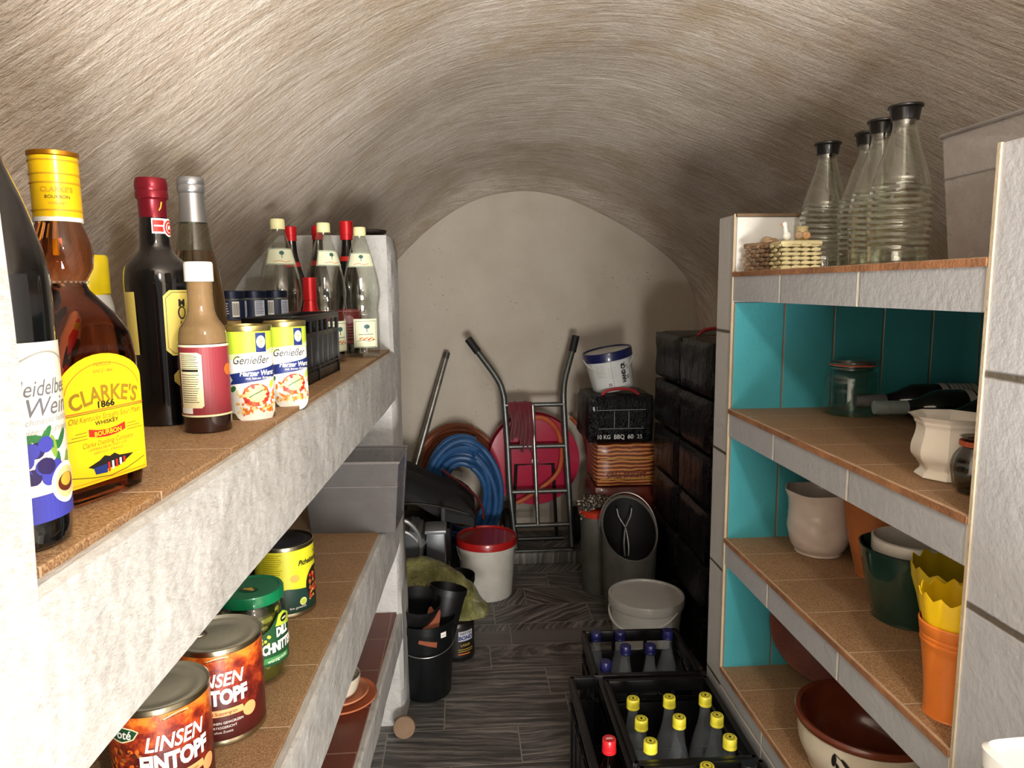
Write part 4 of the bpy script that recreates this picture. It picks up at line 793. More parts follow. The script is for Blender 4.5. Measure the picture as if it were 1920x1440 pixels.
t = thing('planter', 'shiny dark green planter on the third shelf', 'pot', (.895, 1.33, ZC)); shape('pot_body', mat('dark_green_glaze', '17352a', .1, coat=.8, var=.15), t, lambda bm: lathe(bm, sprof([(0, .001), (.060, 0), (.066, .008), (.074, .04), (.083, .08), (.090, .12), (.094, .145)], 5)+[(.0955, .15), (.092, .151), (.084, .12), (.068, .03), (0, .014)], 60, fn=lambda a, r, z, i: (r*(1+.012*math.cos(8*a)) if z > .02 else r, z)))
t = thing('flower_pot', 'small white pot nested inside the dark green planter', 'pot', (.900, 1.335, ZC+.018)); shape('pot_body', GW, t, lambda bm: lathe(bm, sprof([(0, 0), (.045, 0), (.05, .02), (.062, .09), (.068, .118)], 3)+[(.074, .119), (.0745, .146), (.070, .148), (.066, .118), (.05, .01), (0, .008)], 44))
def zig(n, amp, z0):
    def f(a, r, z, i):
        if z > z0:
            q = (a*n/(2*math.pi)) % 1; z = z0+(z-z0)*(1+amp*(abs(q-.5)*2-.5)); r *= 1+.02*math.cos(n*a)
        return r, z
    return f
t = thing('jagged_planter', 'large olive yellow planter with jagged zigzag rim', 'pot', (.845, 1.105, ZC)); shape('pot_body', mat('olive_yellow_plastic', 'c9ac1c', .35, coat=.2, var=.05), t, lambda bm: lathe(bm, [(0, .001), (.048, 0), (.052, .004), (.056, .05), (.063, .10), (.072, .14), (.080, .17), (.083, .195), (.0815, .195), (.078, .17), (.070, .14), (.061, .10), (.05, .01), (0, .01)], 132, fn=zig(14, .30, .155)))
t = thing('vase_pot', 'tall slim orange pot with ringed rim beside the near tiled pillar', 'pot', (.757, 1.005, ZC)); shape('pot_body', mat('bright_orange_plastic', 'df7a2c', .4, coat=.2, var=.04), t, lambda bm: lathe(bm, sprof([(0, .001), (.034, 0), (.036, .004), (.037, .03), (.040, .07), (.046, .118)], 3)+[(.0475, .12), (.0475, .124), (.046, .125), (.048, .128), (.048, .132), (.0467, .133), (.049, .136), (.051, .152), (.049, .154), (.047, .135), (.038, .06), (.032, .01), (0, .01)], 52))
t = thing('jagged_pot', 'bright yellow cup with zigzag rim set inside the slim orange pot', 'pot', (.757, 1.005, ZC+.012)); shape('pot_body', mat('bright_yellow_plastic', 'f3c713', .35, coat=.2, var=.04), t, lambda bm: lathe(bm, [(0, .001), (.028, 0), (.030, .03), (.036, .08), (.042, .12), (.0455, .14), (.050, .165), (.052, .185), (.0505, .185), (.048, .165), (.0435, .14), (.034, .08), (.026, .01), (0, .01)], 108, fn=zig(12, .30, .150)))
# --- shelf D
t = thing('stoneware_crock', 'wide brown rimmed stoneware crock, white outside with painted black twigs', 'crock', (.855, 1.385, ZD)); WB = mat('cream_stoneware_glaze', 'd9cfb8', .22, coat=.4, var=.08); BB = mat('brown_inner_glaze', '6e3420', .25, coat=.4, var=.15)
b = shape('bowl_body', WB, t, lambda bm: lathe(bm, sprof([(0, .001), (.100, 0), (.112, .01), (.131, .05), (.135, .08), (.136, .108)], 4), 64)); shape('inner_bowl', BB, t, lambda bm: lathe(bm, [(.136, .104)]+sprof([(.141, .108), (.144, .116), (.140, .124), (.131, .121)], 3)+sprof([(.127, .09), (.120, .05), (.09, .015), (0, .010)], 3), 64))
s = (lambda u, v, off: Vector(((.1345+off+.0015*min(1, v/.1))*math.cos(R(-112)+u/.135), (.1345+off+.0015*min(1, v/.1))*math.sin(R(-112)+u/.135), v-.022))); p = Print().line([(-.075, .115), (-.05, .10), (-.02, .085), (.03, .06), (.07, .05)], .002, INK, 1).line([(-.05, .10), (-.045, .08)], .002, INK, 1)
for u, v, a, b2, q in ((-.075, .10, .014, .005, 1.5), (-.066, .085, .012, .004, 1.9), (-.052, .10, .013, .004, 2.3), (-.02, .083, .012, .005, 2.0), (-.03, .098, .011, .004, .6), (.02, .06, .014, .006, .5), (.035, .07, .013, .005, 1.2), (.005, .08, .012, .005, 1.0)): p.ell(u, v, a, b2, INK, 2, 12, q)
p.put('painted_twigs', s, b, .0018, .006, .02)
def plt(loc, lab, r, tilt, c, rz):
    t = thing('clay_dish', lab, 'dish', loc, 0, 'clay dishes leaning at the back of the lowest shelf'); t.rotation_euler = (R(90-tilt), 0, rz)
    shape('dish', mat('red_clay_'+c, c, .6, bump=.25, var=.12), t, lambda bm: lathe(bm, [(0, 0), (r*.75, 0), (r*.78, .004), (r*.97, .022), (r, .024), (r*.985, .028), (r*.93, .025), (r*.74, .008), (r*.6, .0055), (r*.58, .008), (r*.5, .0055), (r*.48, .008), (r*.40, .0055), (0, .005)], 56))
plt((.955, 1.735, ZD+.145), 'large red clay dish leaning against the teal side wall', .145, 12, '6e3420', R(-38)); plt((1.03, 1.615, ZD+.125), 'ringed red clay dish leaning in front of the larger one', .125, 14, '5c2c1a', R(-50))
# --- white container, lower right corner
t = thing('plastic_tub', 'tall white plastic bin, only its rim corner showing at the lower right', 'tub', (.592, .515, 0), R(2)); WP = mat('white_tub_plastic', 'dcdcd6', .3, coat=.2, var=.03)
def tubb(bm):
    o = [(0, .070, .075, 5), (.02, .072, .078, 6), (.98, .088, .093, 10), (.99, .097, .102, 14), (1.008, .098, .103, 14), (1.012, .094, .099, 14), (1.006, .087, .092, 10), (.96, .083, .088, 9), (.03, .066, .071, 6)]
    loft(bm, o, 48)
shape('tub_body', WP, t, tubb)
def lathe_part(bm):
    rows = []
    for i in range(9):
        a = -.30+.6*i/8; rows.append([bm.verts.new((.075*math.sin(a)*(1.5-.5*k/6), -.075*math.cos(a)*(1.5-.5*k/6)+.075, k*.02+(.006*math.sin(i*1.3) if k == 6 else 0))) for k in range(7)])
    for A, B in zip(rows, rows[1:]):
        for k in range(6): bm.faces.new((A[k], B[k], B[k+1], A[k+1]))
    bmesh.ops.solidify(bm, geom=bm.faces[:], thickness=.006)
# ================================================================ BACK OF THE CELLAR
GS = mat('dull_grey_steel', '6f716e', .42, .85, bump=.15, var=.15); GAL = mat('galvanised_steel', 'a9a9a2', .35, .9, var=.2, bump=.1)
t = thing('metal_pole', 'bright metal tube leaning into the corner left of the hoses', 'pole', (-.40, 3.60, 0)); A, B = Vector((0, 0, .014)), Vector((.325, .35, 1.10))
shape('tube', GAL, t, lambda bm: tube(bm, [A+(B-A)*i/10 for i in range(11)], .0165, 16, cap=False)); shape('end_sleeve', GS, t, lambda bm: tube(bm, [A+(B-A)*.97, B], .0175, 16, cap=False))
# hoses
def coil(lab, loc, m, rs, rt, sy, tilt=8, extra=None):
    t = thing('hose_coil', lab, 'hose', loc); t.rotation_euler = (R(-tilt), 0, 0)
    def f(bm):
        pts = []
        for k, r in enumerate(rs):
            for i in range(44):
                a = 2*math.pi*i/44+1.2; q = r+(rs[min(k+1, len(rs)-1)]-r)*i/44; y = -rt*.9*((k*7) % 3)
                pts.append((q*math.cos(a)+.006*math.sin(3*a+k), y-.004*math.sin(2*a+k), max(rs)*sy+rt+q*sy*math.sin(a)))
        tube(bm, pts, rt, 9)
        if extra: extra(bm)
    shape('coiled_tube', m, t, f)
BH = mat('brown_orange_hose', '8a4a2c', .45, var=.12, bump=.15); BLH = mat('blue_hose', '28517f', .4, var=.12); OH = mat('orange_hose', 'b5542e', .4, var=.12)
coil('coil of brown orange garden hose standing against the back wall', (-.03, 3.925, .105), BH, [.250, .236, .246, .222, .212, .229, .200], .0130, 1.16, 2)
coil('thick blue hose coil standing in front of the brown one', (-.005, 3.70, .03), BLH, [.205, .188, .199, .160, .172, .138, .146, .116], .0155, 1.60, -6)
# hose reel
t = thing('hose_reel', 'magenta red drum reel wound with orange hose behind the sack truck', 'hose reel', (.385, 3.845, .075)); MG = mat('magenta_plastic', 'a81c3c', .18, coat=.6, var=.06)
def disc(y, r): return lambda bm: lathe(bm, [(0, -.006), (r*.35, -.006), (r*.38, -.012), (r*.6, -.012), (r*.63, -.004), (r-.012, -.004), (r-.004, -.010), (r, -.006), (r, .006), (0, .006)], 60, mtx=Matrix.Translation((0, y, .45)) @ Matrix.Rotation(R(90), 4, 'X'))
shape('drum_disc', MG, t, disc(-.062, .245)); shape('drum_disc', MG, t, disc(.062, .245)); shape('frame', mat('black_reel_frame', '161515', .4), t, lambda bm: [tube(bm, [(-.12, -.07, 0.02), (-.10, -.075, .43), (.10, -.075, .43), (.12, -.07, .02)], .010, 8), tube(bm, [(-.16, -.07, .012), (.16, -.07, .012)], .012, 8)])
shape('hub', GAL, t, lambda bm: lathe(bm, [(0, 0), (.018, 0), (.018, .02), (0, .024)], 24, mtx=Matrix.Translation((0, -.075, .45)) @ Matrix.Rotation(R(90), 4, 'X')))
shape('wound_hose', OH, t, lambda bm: [tube(bm, [(q*math.cos(a), -.045+.03*k, .45+q*math.sin(a)) for a in [2*math.pi*i/48 for i in range(48)]], .012, 8, True) for k in range(4) for q in (.218, .195)])
tag(shape('hose_loop', OH, None, lambda bm: tube(bm, curve_pts([(.29, 3.752, .30), (.36, 3.748, .34), (.50, 3.75, .45), (.53, 3.752, .58), (.50, 3.752, .70), (.43, 3.756, .76), (.36, 3.76, .755)], 8), .0125, 9)), 'loose length of orange hose looping over the magenta reel', 'hose')
tag(shape('hose_loop', OH, None, lambda bm: tube(bm, curve_pts([(.62, 3.85, .08), (.69, 3.84, .25), (.70, 3.85, .45), (.67, 3.86, .64), (.60, 3.88, .74)], 8), .0125, 9)), 'orange hose arching down right of the sack truck rail', 'hose')
# sack truck
t = thing('sack_truck', 'grey tubular steel sack truck leaning against the back wall', 'sack truck', (0, 0, 0))
def rail(pts, r=.0165): return lambda bm: tube(bm, curve_pts(pts, 6), r, 12)
PA = [(.262, 3.675, .10), (.247, 3.70, .38), (.238, 3.725, .62), (.226, 3.745, .82), (.217, 3.755, .90), (.185, 3.775, .98), (.07, 3.815, 1.14), (.048, 3.822, 1.17)]
PB = [(.575, 3.675, .04), (.560, 3.70, .38), (.548, 3.725, .62), (.540, 3.745, .82), (.540, 3.755, .90), (.553, 3.775, .98), (.603, 3.815, 1.14), (.612, 3.822, 1.175)]
PA[0] = (.275, 3.675, .075); PB[0] = (.575, 3.675, .075)
for P_, n_ in ((PA, -1), (PB, 1)):
    shape('side_rail', GS, t, rail(P_)); a, b = Vector(P_[-2]), Vector(P_[-1]); d = (b-a).normalized()
    shape('handle_grip', mat('black_rubber_grip', '161616', .6), t, lambda bm: tube(bm, [a-d*.035, a, b+d*.006, b+d*.016], .0205, 14))
for z, y in ((.835, 3.742), (.615, 3.722), (.375, 3.70), (.195, 3.683)):
    xa = .227+(.835-z)*.05; xb = .541+(.835-z)*.045; shape('crossbar', GS, t, lambda bm: tube(bm, [(xa, y, z), (xb, y, z)], .0125, 10))
shape('centre_bar', GAL, t, lambda bm: tube(bm, [(.372, 3.728, .835), (.392, 3.66+.02, .195)], .0115, 10))
shape('toe_plate', GS, t, lambda bm: box(bm, .265, .585, 3.50+.15, 3.69, .0605, .068, .002), smooth=False)
for x in (.235, .615): shape('wheel', mat('black_rubber_tyre', '111111', .7, bump=.3), t, lambda bm: lathe(bm, sprof([(.03, -.022), (.08, -.022), (.095, -.012), (.095, .012), (.08, .022), (.03, .022)], 3), 36, mtx=Matrix.Translation((x, 3.80, .156)) @ Matrix.Rotation(R(90), 4, 'Y')))
shape('axle', GAL, t, lambda bm: tube(bm, [(.21, 3.80, .156), (.64, 3.80, .156)], .008, 8)); shape('axle_bracket', GS, t, lambda bm: [tube(bm, [(x, 3.69, .20), (x, 3.80, .156)], .008, 8) for x in (.29,)]); shape('axle_bracket', GS, t, lambda bm: tube(bm, [(.56, 3.69, .20), (.56, 3.80, .156)], .008, 8))
def cloth(bm, x0, x1, z1, z0, y, back, n=18, mth=.006):
    rows = []
    path = [(y+.020, z1-back), (y+.021, z1-back*.5), (y+.019, z1), (y+.010, z1+.016), (y, z1+.018), (y-.012, z1+.012), (y-.019, z1-.005)]+[(y-.021-.003*math.sin(i), z1-.005-(z1-z0)*i/12) for i in range(1, 13)]
    for k, (yy, zz) in enumerate(path):
        t_ = k/len(path); rows.append([bm.verts.new((x0+(x1-x0)*i/n+.004*math.sin(k*.7)*(1-i/n)-.006*math.sin(k*.35), yy-.008*math.sin(i*1.1+k*.15)*min(1, t_*2)-.004, zz-.010*math.sin(i*.5)*t_)) for i in range(n+1)])
    for A, B in zip(rows, rows[1:]):
        for i in range(n): bm.faces.new((A[i], A[i+1], B[i+1], B[i]))
    bmesh.ops.solidify(bm, geom=bm.faces[:], thickness=mth)
RC = mat('dark_red_cloth', '6e1220', .85, bump=.4, bscale=200, sheen=.3)
tag(shape('work_glove', RC, None, lambda bm: cloth(bm, .250, .312, .836, .66, 3.742, .06)), 'dark red cloth glove hanging over the truck crossbar, left one', 'glove'); tag(shape('work_glove', RC, None, lambda bm: cloth(bm, .300, .372, .838, .60, 3.735, .09)), 'dark red cloth glove hanging over the truck crossbar, longer right one', 'glove')
# red lidded bucket
def bucket(nm, lab, loc, r, h, bodym, lidm, hand, rz=0, rot=None, drop=-.35, lidh=.022, dome=0):
    t = thing(nm, lab, 'bucket', loc, rz, rot=rot); rb = r*.86
    shape('bucket_body', bodym, t, lambda bm: lathe(bm, [(0, .003), (rb-.006, .003), (rb-.003, 0), (rb, .004), (r*.965, h*.80), (r*.975, h*.80), (r*.99, h*.805), (r*.99, h*.83), (r*.972, h*.835), (r*.975, h*.92), (r, h*.93), (r, h*.96), (r*.97, h*.965), (0, h*.965)], 56))
    if lidm: shape('lid', lidm, t, lambda bm: lathe(bm, [(r*.99, h-lidh-.012), (r*1.03, h-lidh-.012), (r*1.035, h-.004), (r*1.02, h), (r*.97, h+.001), (r*.94, h-.007), (0, h-.007+dome)], 60))
    def hd(bm):
        pts = [(r*1.02*math.cos(a), -r*1.03*math.sin(a)*math.cos(drop)-.006, h*.86+r*1.05*math.sin(a)*math.sin(drop)) for a in [math.pi*i/24 for i in range(25)]]
        tube(bm, pts, hand, 8)
    shape('handle', mat('wire_handle', '9a968e', .35, .8) if hand < .003 else mat('white_plastic_handle', 'cfcdc6', .4), t, hd); return t
WB2 = mat('dirty_white_bucket', 'c9c6bb', .4, var=.06, bump=.05); RL = mat('red_plastic_lid', 'a81c1a', .35, coat=.3, var=.08)
bucket('paint_bucket', 'white bucket with red lid on the floor before the sack truck', (.105, 3.30, 0), .140, .285, WB2, RL, .0022, R(8), drop=R(-62))
bucket('paint_bucket', 'white bucket with pale grey lid behind the bottle crates', (.722, 2.70, 0), .146, .232, mat('clean_white_bucket', 'd2d1ca', .35, var=.03), mat('pale_grey_lid', 'bcbbb6', .35, coat=.2, var=.04), .005, R(-50), drop=R(-30))
# blue lid bucket on the black pack
t = bucket('paint_bucket', 'white bucket with dark blue lid tilted on top of the black briquette pack', (.752, 3.50, .952), .118, .195, mat('printed_white_bucket', 'cfcfc9', .4, var=.03), mat('navy_bucket_lid', '1c2050', .3, coat=.3), .0042, R(20), rot=(R(2), R(-11), R(0)), drop=R(-35), lidh=.030)
s = on_cyl(.1125, R(-95)); l = label(t, s, -.10, .022, .09, .150, paper('print_white_cool', 'd8dad6'), base=.0012)
def sk(u, v, off): r = .1025+(.1130-.1025)*min(1, v/.155)+.0015+off; a = R(-95)+u/.108; return Vector((r*math.cos(a), r*math.sin(a), v))
bpy.data.objects.remove(l); l = label(t, sk, -.10, .022, .09, .150, paper('print_white_cool', 'd8dad6'), base=.0002, vstep=.03)
p = Print().text('HAND.CR', .055, .085, .030, INK, 1, 0, .0018, .72, rot=R(90)).rect(-.028, .03, -.012, .045, GRY, 1); lines(p, -.08, -.03, .135, .008, 8, GRY, 1, .0015); lines(p, -.02, .02, .12, .01, 6, GRY, 1, .0012); p.ell(.078, .11, .012, .010, GRY, 1).ell(.078, .06, .010, .012, GRY, 1).rect(-.004, .022, -.002, .15, GRY, 1); p.put('lettering', sk, l, .0006, .006, .03)
# briquette packs
FW = N('black_shrink_wrap'); tc = FW.a('TexCoord').outputs['Object']; FW.b.inputs['Base Color'].default_value = srgb('030304'); FW.b.inputs['Roughness'].default_value = .24; FW.b.inputs['Specular IOR Level'].default_value = .25; FW.b.inputs['Coat Weight'].default_value = .08
mpp = FW.a('Mapping', {0: tc, 3: (14, 14, 5)}).outputs[0]; FW.bump(FW.noise(mpp, 1.6, 5, .7), 1.0, .03); FW = FW.m
RH = mat('red_strap', 'a3262c', .4)
def pack_mesh(w, L, h, seed, m, nm='wrap'):
    def f(bm):
        box(bm, -w/2, w/2, -L/2, L/2, 0, h)
        bmesh.ops.subdivide_edges(bm, edges=bm.edges[:], cuts=7, use_grid_fill=True)
        for v in bm.verts:
            x, y, z = v.co.x/(w/2), v.co.y/(L/2), v.co.z/(h/2)-1; e = sorted((abs(x), abs(y), abs(z)))[1]; k = 1-.07*max(0, e-.82)/.18
            v.co = Vector((v.co.x*k, v.co.y*k, (v.co.z-h/2)*k+h/2)); n = noise.noise_vector(v.co*14+Vector((seed, 0, 0)))*.006; v.co += Vector((n.x, n.y, n.z*.25))
            v.co.z = min(max(v.co.z, 0), h)
    return f
def pack(loc, lab, w=.36, L=.37, h=.208, seed=0, handle=False, rz=0, grp='black wrapped briquette packs in the right hand stack', m=FW):
    t = thing('briquette_pack', lab, 'pack', loc, rz, grp); shape('wrap', m, t, pack_mesh(w, L, h, seed, m))
    if handle: shape('carry_handle', RH, t, lambda bm: tube(bm, curve_pts([(-.09, -L/2+.03, h-.004), (-.06, -L/2+.028, h+.018), (0, -L/2+.026, h+.026), (.06, -L/2+.028, h+.018), (.09, -L/2+.03, h-.004)], 5), lambda q: .007, 8))
    return t
rowsn = ['lowest', 'second lowest', 'third', 'fourth', 'fifth', 'topmost']; colsn = ['farthest column', 'middle column', 'nearest column']
for cidx, y in enumerate((3.06, 2.68, 2.30)):
    for rr in range(6):
        pack((1.062, y, .0005+rr*.2085), 'black wrapped briquette pack, %s layer of the %s of the stack' % (rowsn[rr], colsn[cidx]), seed=cidx*7+rr*3, handle=(rr == 5 and cidx < 2), rz=R(random.uniform(-1.2, 1.2)))
t = pack((.760, 3.50, .700), 'black briquette pack with red handle right of the sack truck, blue lidded bucket on it', .335, .30, .238, 31, True, 0, None)
PWM = paper('pack_white', 'b9b8b2'); p = Print().text('10 KG', -.085, .035, .028, PWM, 1, 0, .0006, .9); p.text('BBQ', -.01, .035, .030, PWM, 1, 0, .0008, .9).text('60', .045, .035, .030, PWM, 1, 0, .0008).text('25', .09, .035, .028, PWM, 1).rect(-.11, .075, .11, .077, GRY, 1).rect(-.11, .165, .12, .167, GRY, 1).rect(-.035, .08, -.033, .16, GRY, 1).rect(.035, .08, .037, .16, GRY, 1)
p.put('lettering', on_plane((0, -.1515, 0), (1, 0, 0), (0, 0, 1)), t, .004, None)
ORP = N('orange_pack_print'); tc = ORP.a('TexCoord').outputs['Object']; w_ = ORP.a('TexWave', {'Vector': tc, 'Scale': 16, 'Distortion': 3, 'Detail': 3}, bands_direction='Z').outputs[0]
ORP.l(ORP.ramp(w_, [(.2, srgb('6b3520')), (.6, srgb('a0552c')), (.9, srgb('c98a52'))]), ORP.b.inputs['Base Color']); ORP.b.inputs['Roughness'].default_value = .3; ORP = ORP.m
t = pack((.790, 3.505, .482), 'orange printed briquette pack under the black pack with red handle', .30, .29, .217, 41, False, 0, None, ORP)
p = Print().text('GRILL BRIKETT', 0, .06, .033, BRN, 1, 0, .0008, .9).rect(-.13, .04, .13, .043, GLD, 1).rect(-.13, .14, .13, .143, GLD, 1); p.put('lettering', on_plane((0, -.146, 0), (1, 0, 0), (0, 0, 1)), t, .004)
pack((.790, 3.52, .262), 'red brown pack under the orange printed pack', .31, .29, .2195, 43, False, 0, None, mat('red_brown_pack', '702c1e', .35, coat=.2, var=.2)); pack((.790, 3.52, .0005), 'dark pack at the floor under the red brown pack', .31, .29, .261, 45, False, 0, None, mat('dark_brown_pack', '2c1e19', .35, coat=.2, var=.2))
# grey bins
GB = mat('grey_zinc_bin', '6b6962', .5, .35, var=.12, bump=.15)
t = thing('ash_bin', 'tall grey bin with orange red lid under the patterned cloth', 'bin', (.640, 3.285, 0)); r = .086
shape('bin_body', GB, t, lambda bm: lathe(bm, [(0, .002), (r*.86, 0), (r*.88, .004), (r, .37), (r+.004, .372), (r+.004, .385), (0, .385)], 44)); shape('lid', mat('orange_red_lid', 'b5301a', .4, var=.08), t, lambda bm: lathe(bm, [(r+.002, .38), (r+.010, .38), (r+.010, .404), (r+.003, .408), (0, .405)], 44))
CL = N('patterned_cloth'); tc = CL.a('TexCoord').outputs['Object']; vo = CL.a('TexVoronoi', {'Vector': tc, 'Scale': 62}, feature='DISTANCE_TO_EDGE').outputs[0]
CL.l(CL.ramp(vo, [(.12, srgb('26241f')), (.28, srgb('b7ae9a'))]), CL.b.inputs['Base Color']); CL.b.inputs['Roughness'].default_value = .9; CL = CL.m
def rag(bm):
    n = 22; rows = []
    for i in range(n+1):
        row = []
        for j in range(n+1):
            u, v = i/n*2-1, j/n*2-1; x, y = u*.135, v*.10; d = math.hypot(x/.125, y/.112)
            z = .418+.030*(1-min(1, d))+noise.noise(Vector((u*2.3, v*2.3, 1)))*.028+noise.noise(Vector((u*5, v*5, 4)))*.012
            z = max(z, .410) if d < 1.02 else z-.35*(d-1.02)**1*.4
            row.append(bm.verts.new((x*1.0, y, z)))
        rows.append(row)
    for a, b in zip(rows, rows[1:]):
        for j in range(n): bm.faces.new((a[j], b[j], b[j+1], a[j+1]))
    bmesh.ops.solidify(bm, geom=bm.faces[:], thickness=.005)
tag(shape('patterned_cloth', CL, None, rag, loc=(.680, 3.325, .006)), 'black and white patterned cloth crumpled on the orange red bin lid', 'cloth')
t = thing('coal_scuttle', 'dark grey zinc coal scuttle with slanted open mouth and carrying handle', 'coal scuttle', (.735, 3.05, 0)); r = .122
def sl_(a, r_, z, i):
    if i >= 3 and i <= 7: z = z*(1+.36*math.sin(a)) if z > .2 else z
    return r_, z
shape('scuttle_body', GB, t, lambda bm: lathe(bm, [(0, .002), (r*.8, 0), (r*.84, .004), (r*.95, .14), (r, .375), (r*1.03, .38), (r*1.03, .39), (r*.96, .385), (r*.9, .14), (r*.78, .02), (0, .02)], 56, fn=lambda a, q, z, i: (q, z*(1+.28*math.sin(a)) if 4 <= i <= 7 else z)))
shape('lining', mat('black_lining', '0d0c0b', .7), t, lambda bm: lathe(bm, [(r*.955, .382), (r*.89, .14), (r*.77, .021), (0, .021)], 56, fn=lambda a, q, z, i: (q, z*(1+.28*math.sin(a)) if i == 0 else z)))  # separate black inner skin makes the inside of the scuttle darker
shape('carry_handle', GAL, t, lambda bm: tube(bm, [(r*1.05*math.cos(a), .02+.09*math.sin(a), .385+.13*math.sin(a)) for a in [math.pi*i/24 for i in range(25)]], .0035, 8))
tag(shape('coal_lumps', mat('black_coal', '0e0d0d', .6, bump=1, bscale=60), None, lambda bm: [ball(bm, (random.uniform(-.06, .06), random.uniform(-.06, .06), .045+random.random()*.17), .03, .026, .022, 1) for _ in range(40)], loc=(.735, 3.05, 0), smooth=False), 'black coal lumps filling the grey coal scuttle', 'coal', None, 'stuff')
t = thing('fire_tongs', 'grey metal tongs standing in the coal scuttle', 'tongs', (.725, 3.05, .255))
for s in (-1, 1): shape('arm', GAL, t, lambda bm: tube(bm, curve_pts([(s*.034, .06, .20), (s*.026, .05, .165), (s*.004, .035, .128), (-s*.003, .03, .11), (-s*.010, .012, .05), (-s*.008, 0, .0)], 5), lambda q: .0042, 8))
shape('pivot', GS, t, lambda bm: ball(bm, (0, .028, .118), .008, sub=1))
# black cover, machine, bag, pots on the left
BC = mat('black_cover_cloth', '0d0d0b', .75, bump=.3, bscale=60)
def cov(bm):
    # draped cover over a sloping load: high at the left, falling to the right
    n, m = 30, 20; rows = []
    for i in range(n+1):
        row = []
        for j in range(m+1):
            u, v = i/n, j/m; x = -.62+.665*u; y = 3.14+.42*v; e = min(1, min(u, 1-u)*7, min(v, 1-v)*5)
            top = .60-.13*max(0, (x+.26)/.34)**1.1; z = top-.07*(1-e)**2-.02*math.sin(x*20+y*5)*.4+noise.noise(Vector((x*6, y*6, 0)))*.02
            row.append(bm.verts.new((x+.01*math.sin(j), y, z)))
        rows.append(row)
    low = [[bm.verts.new((v.co.x, v.co.y, v.co.z-.04-.03*abs(math.sin(i*.4)))) for i, v in enumerate(r)] for r in rows]
    for R2, fl in ((rows, 0), (low, 1)):
        for a, b in zip(R2, R2[1:]):
            for j in range(m):
                q = (a[j], b[j], b[j+1], a[j+1]); bm.faces.new(q[::-1] if fl else q)
    for i in range(n):
        for j in (0, m): q = (rows[i][j], rows[i+1][j], low[i+1][j], low[i][j]); bm.faces.new(q if j == 0 else q[::-1])
    for j in range(m):
        for i in (0, n): q = (rows[i][j], rows[i][j+1], low[i][j+1], low[i][j]); bm.faces.new(q[::-1] if i == 0 else q)
t = thing('covered_barrow', 'load under a black cloth cover behind the far white pillar', 'cover', (0, 0, 0)); shape('cover', BC, t, cov)
shape('load_box', mat('black_load', '0b0b0b', .7), t, lambda bm: box(bm, -.58, -.06, 3.20, 3.50, 0, .36, .02)); shape('piping', mat('grey_piping', '33312c', .6), t, lambda bm: tube(bm, curve_pts([(-.40, 3.13, .49), (-.22, 3.13, .50), (-.08, 3.13, .475), (.02, 3.14, .44)], 6), .004, 6))
tag(shape('red_cable', mat('dark_red_cable', '5a1a18', .5), None, lambda bm: tube(bm, curve_pts([(-.10, 3.52, .55), (-.03, 3.44, .515), (.04, 3.34, .485), (.085, 3.26, .44), (.09, 3.20, .40)], 6), .006, 8)), 'dark red cable lying over the right end of the black cover', 'cable')
MGY = mat('grey_machine_casing', '56585b', .35, .4, var=.1); MGD = mat('dark_machine', '1a1a1b', .4)
t = thing('garden_pump', 'grey motor pump with curved silver hose in front of the black cover', 'pump', (-.165, 2.99, .16))
shape('motor', MGY, t, lambda bm: lathe(bm, [(0, -.10), (.05, -.10), (.065, -.085), (.065, .07), (.058, .10), (0, .10)], 32, mtx=Matrix.Translation((-.06, 0, .235)) @ Matrix.Rotation(R(90), 4, 'X'), fn=lambda a, r_, z, i: (r_*(1+.04*math.cos(16*a)), z)))
shape('casing', MGY, t, lambda bm: [box(bm, .005, .085, -.07, .05, .10, .27, .008)]); shape('casing_lid', mat('pale_machine_panel', '7d8083', .35, .3), t, lambda bm: box(bm, .0, .09, -.075, .055, .27, .285, .004)); shape('base_frame', MGD, t, lambda bm: box(bm, -.14, .10, -.08, .08, -.1595, .10, .01))
for k in range(2): shape('hose', mat('silver_hose', '8d8d8c', .3, .5), t, lambda bm: tube(bm, curve_pts([(-.13, -.11+k*.02, .34-k*.05), (-.075, -.115+k*.02, .345-k*.055), (-.03, -.115+k*.02, .30-k*.05), (-.015, -.11+k*.02, .24-k*.03), (-.02, -.10+k*.02, .17)], 6), .009, 8))
shape('post', MGY, t, lambda bm: tube(bm, [(.075, .06, .1), (.075, .06, .34)], .010, 8))
# tins and clear olive bag
t = thing('paint_tin', 'black paint tin with white lettered label under the olive plastic bag', 'tin', (-.035, 2.72, 0)); r, h = .068, .155
shape('body', mat('black_tin', '1c1a18', .35, .3), t, lambda bm: lathe(bm, [(0, .002), (r-.002, 0), (r, .003), (r, h-.004), (r-.002, h), (0, h-.003)], 40)); s = on_cyl(r+.0005, R(-62)); l = label(t, s, -.05, .02, .05, .14, paper('near_black', '181614'))
p = Print().rect(-.028, .085, .035, .125, paper('label_pale', 'b9b8c0'), 1).text('WETTER', .003, .115, .014, INK, 2, 0, .0003).text('BOND', .003, .097, .021, NAV, 2, 0, .001).text('LASUR', .0, .068, .014, GLD, 1).rect(-.03, .05, .035, .052, GLD, 1).rect(-.03, .042, .035, .044, GLD, 1).rect(-.03, .03, .02, .034, ORG, 1); lettered(l, 'lettering', s, p)
OB = N('olive_film'); OB.b.inputs['Base Color'].default_value = srgb('9a9a4e'); OB.b.inputs['Roughness'].default_value = .12; nz = OB.noise(OB.a('TexCoord').outputs['Object'], 26, 5, .7); OB.bump(nz, 1, .02); OB.l(OB.ramp(nz, [(.3, (.45,)*3), (.7, (.85,)*3)]), OB.b.inputs['Alpha']); OB.l(OB.ramp(OB.noise(OB.a('TexCoord').outputs['Object'], 9, 4), [(.35, srgb('6b6a2c')), (.65, srgb('b3b073'))]), OB.b.inputs['Base Color']); OB = OB.m
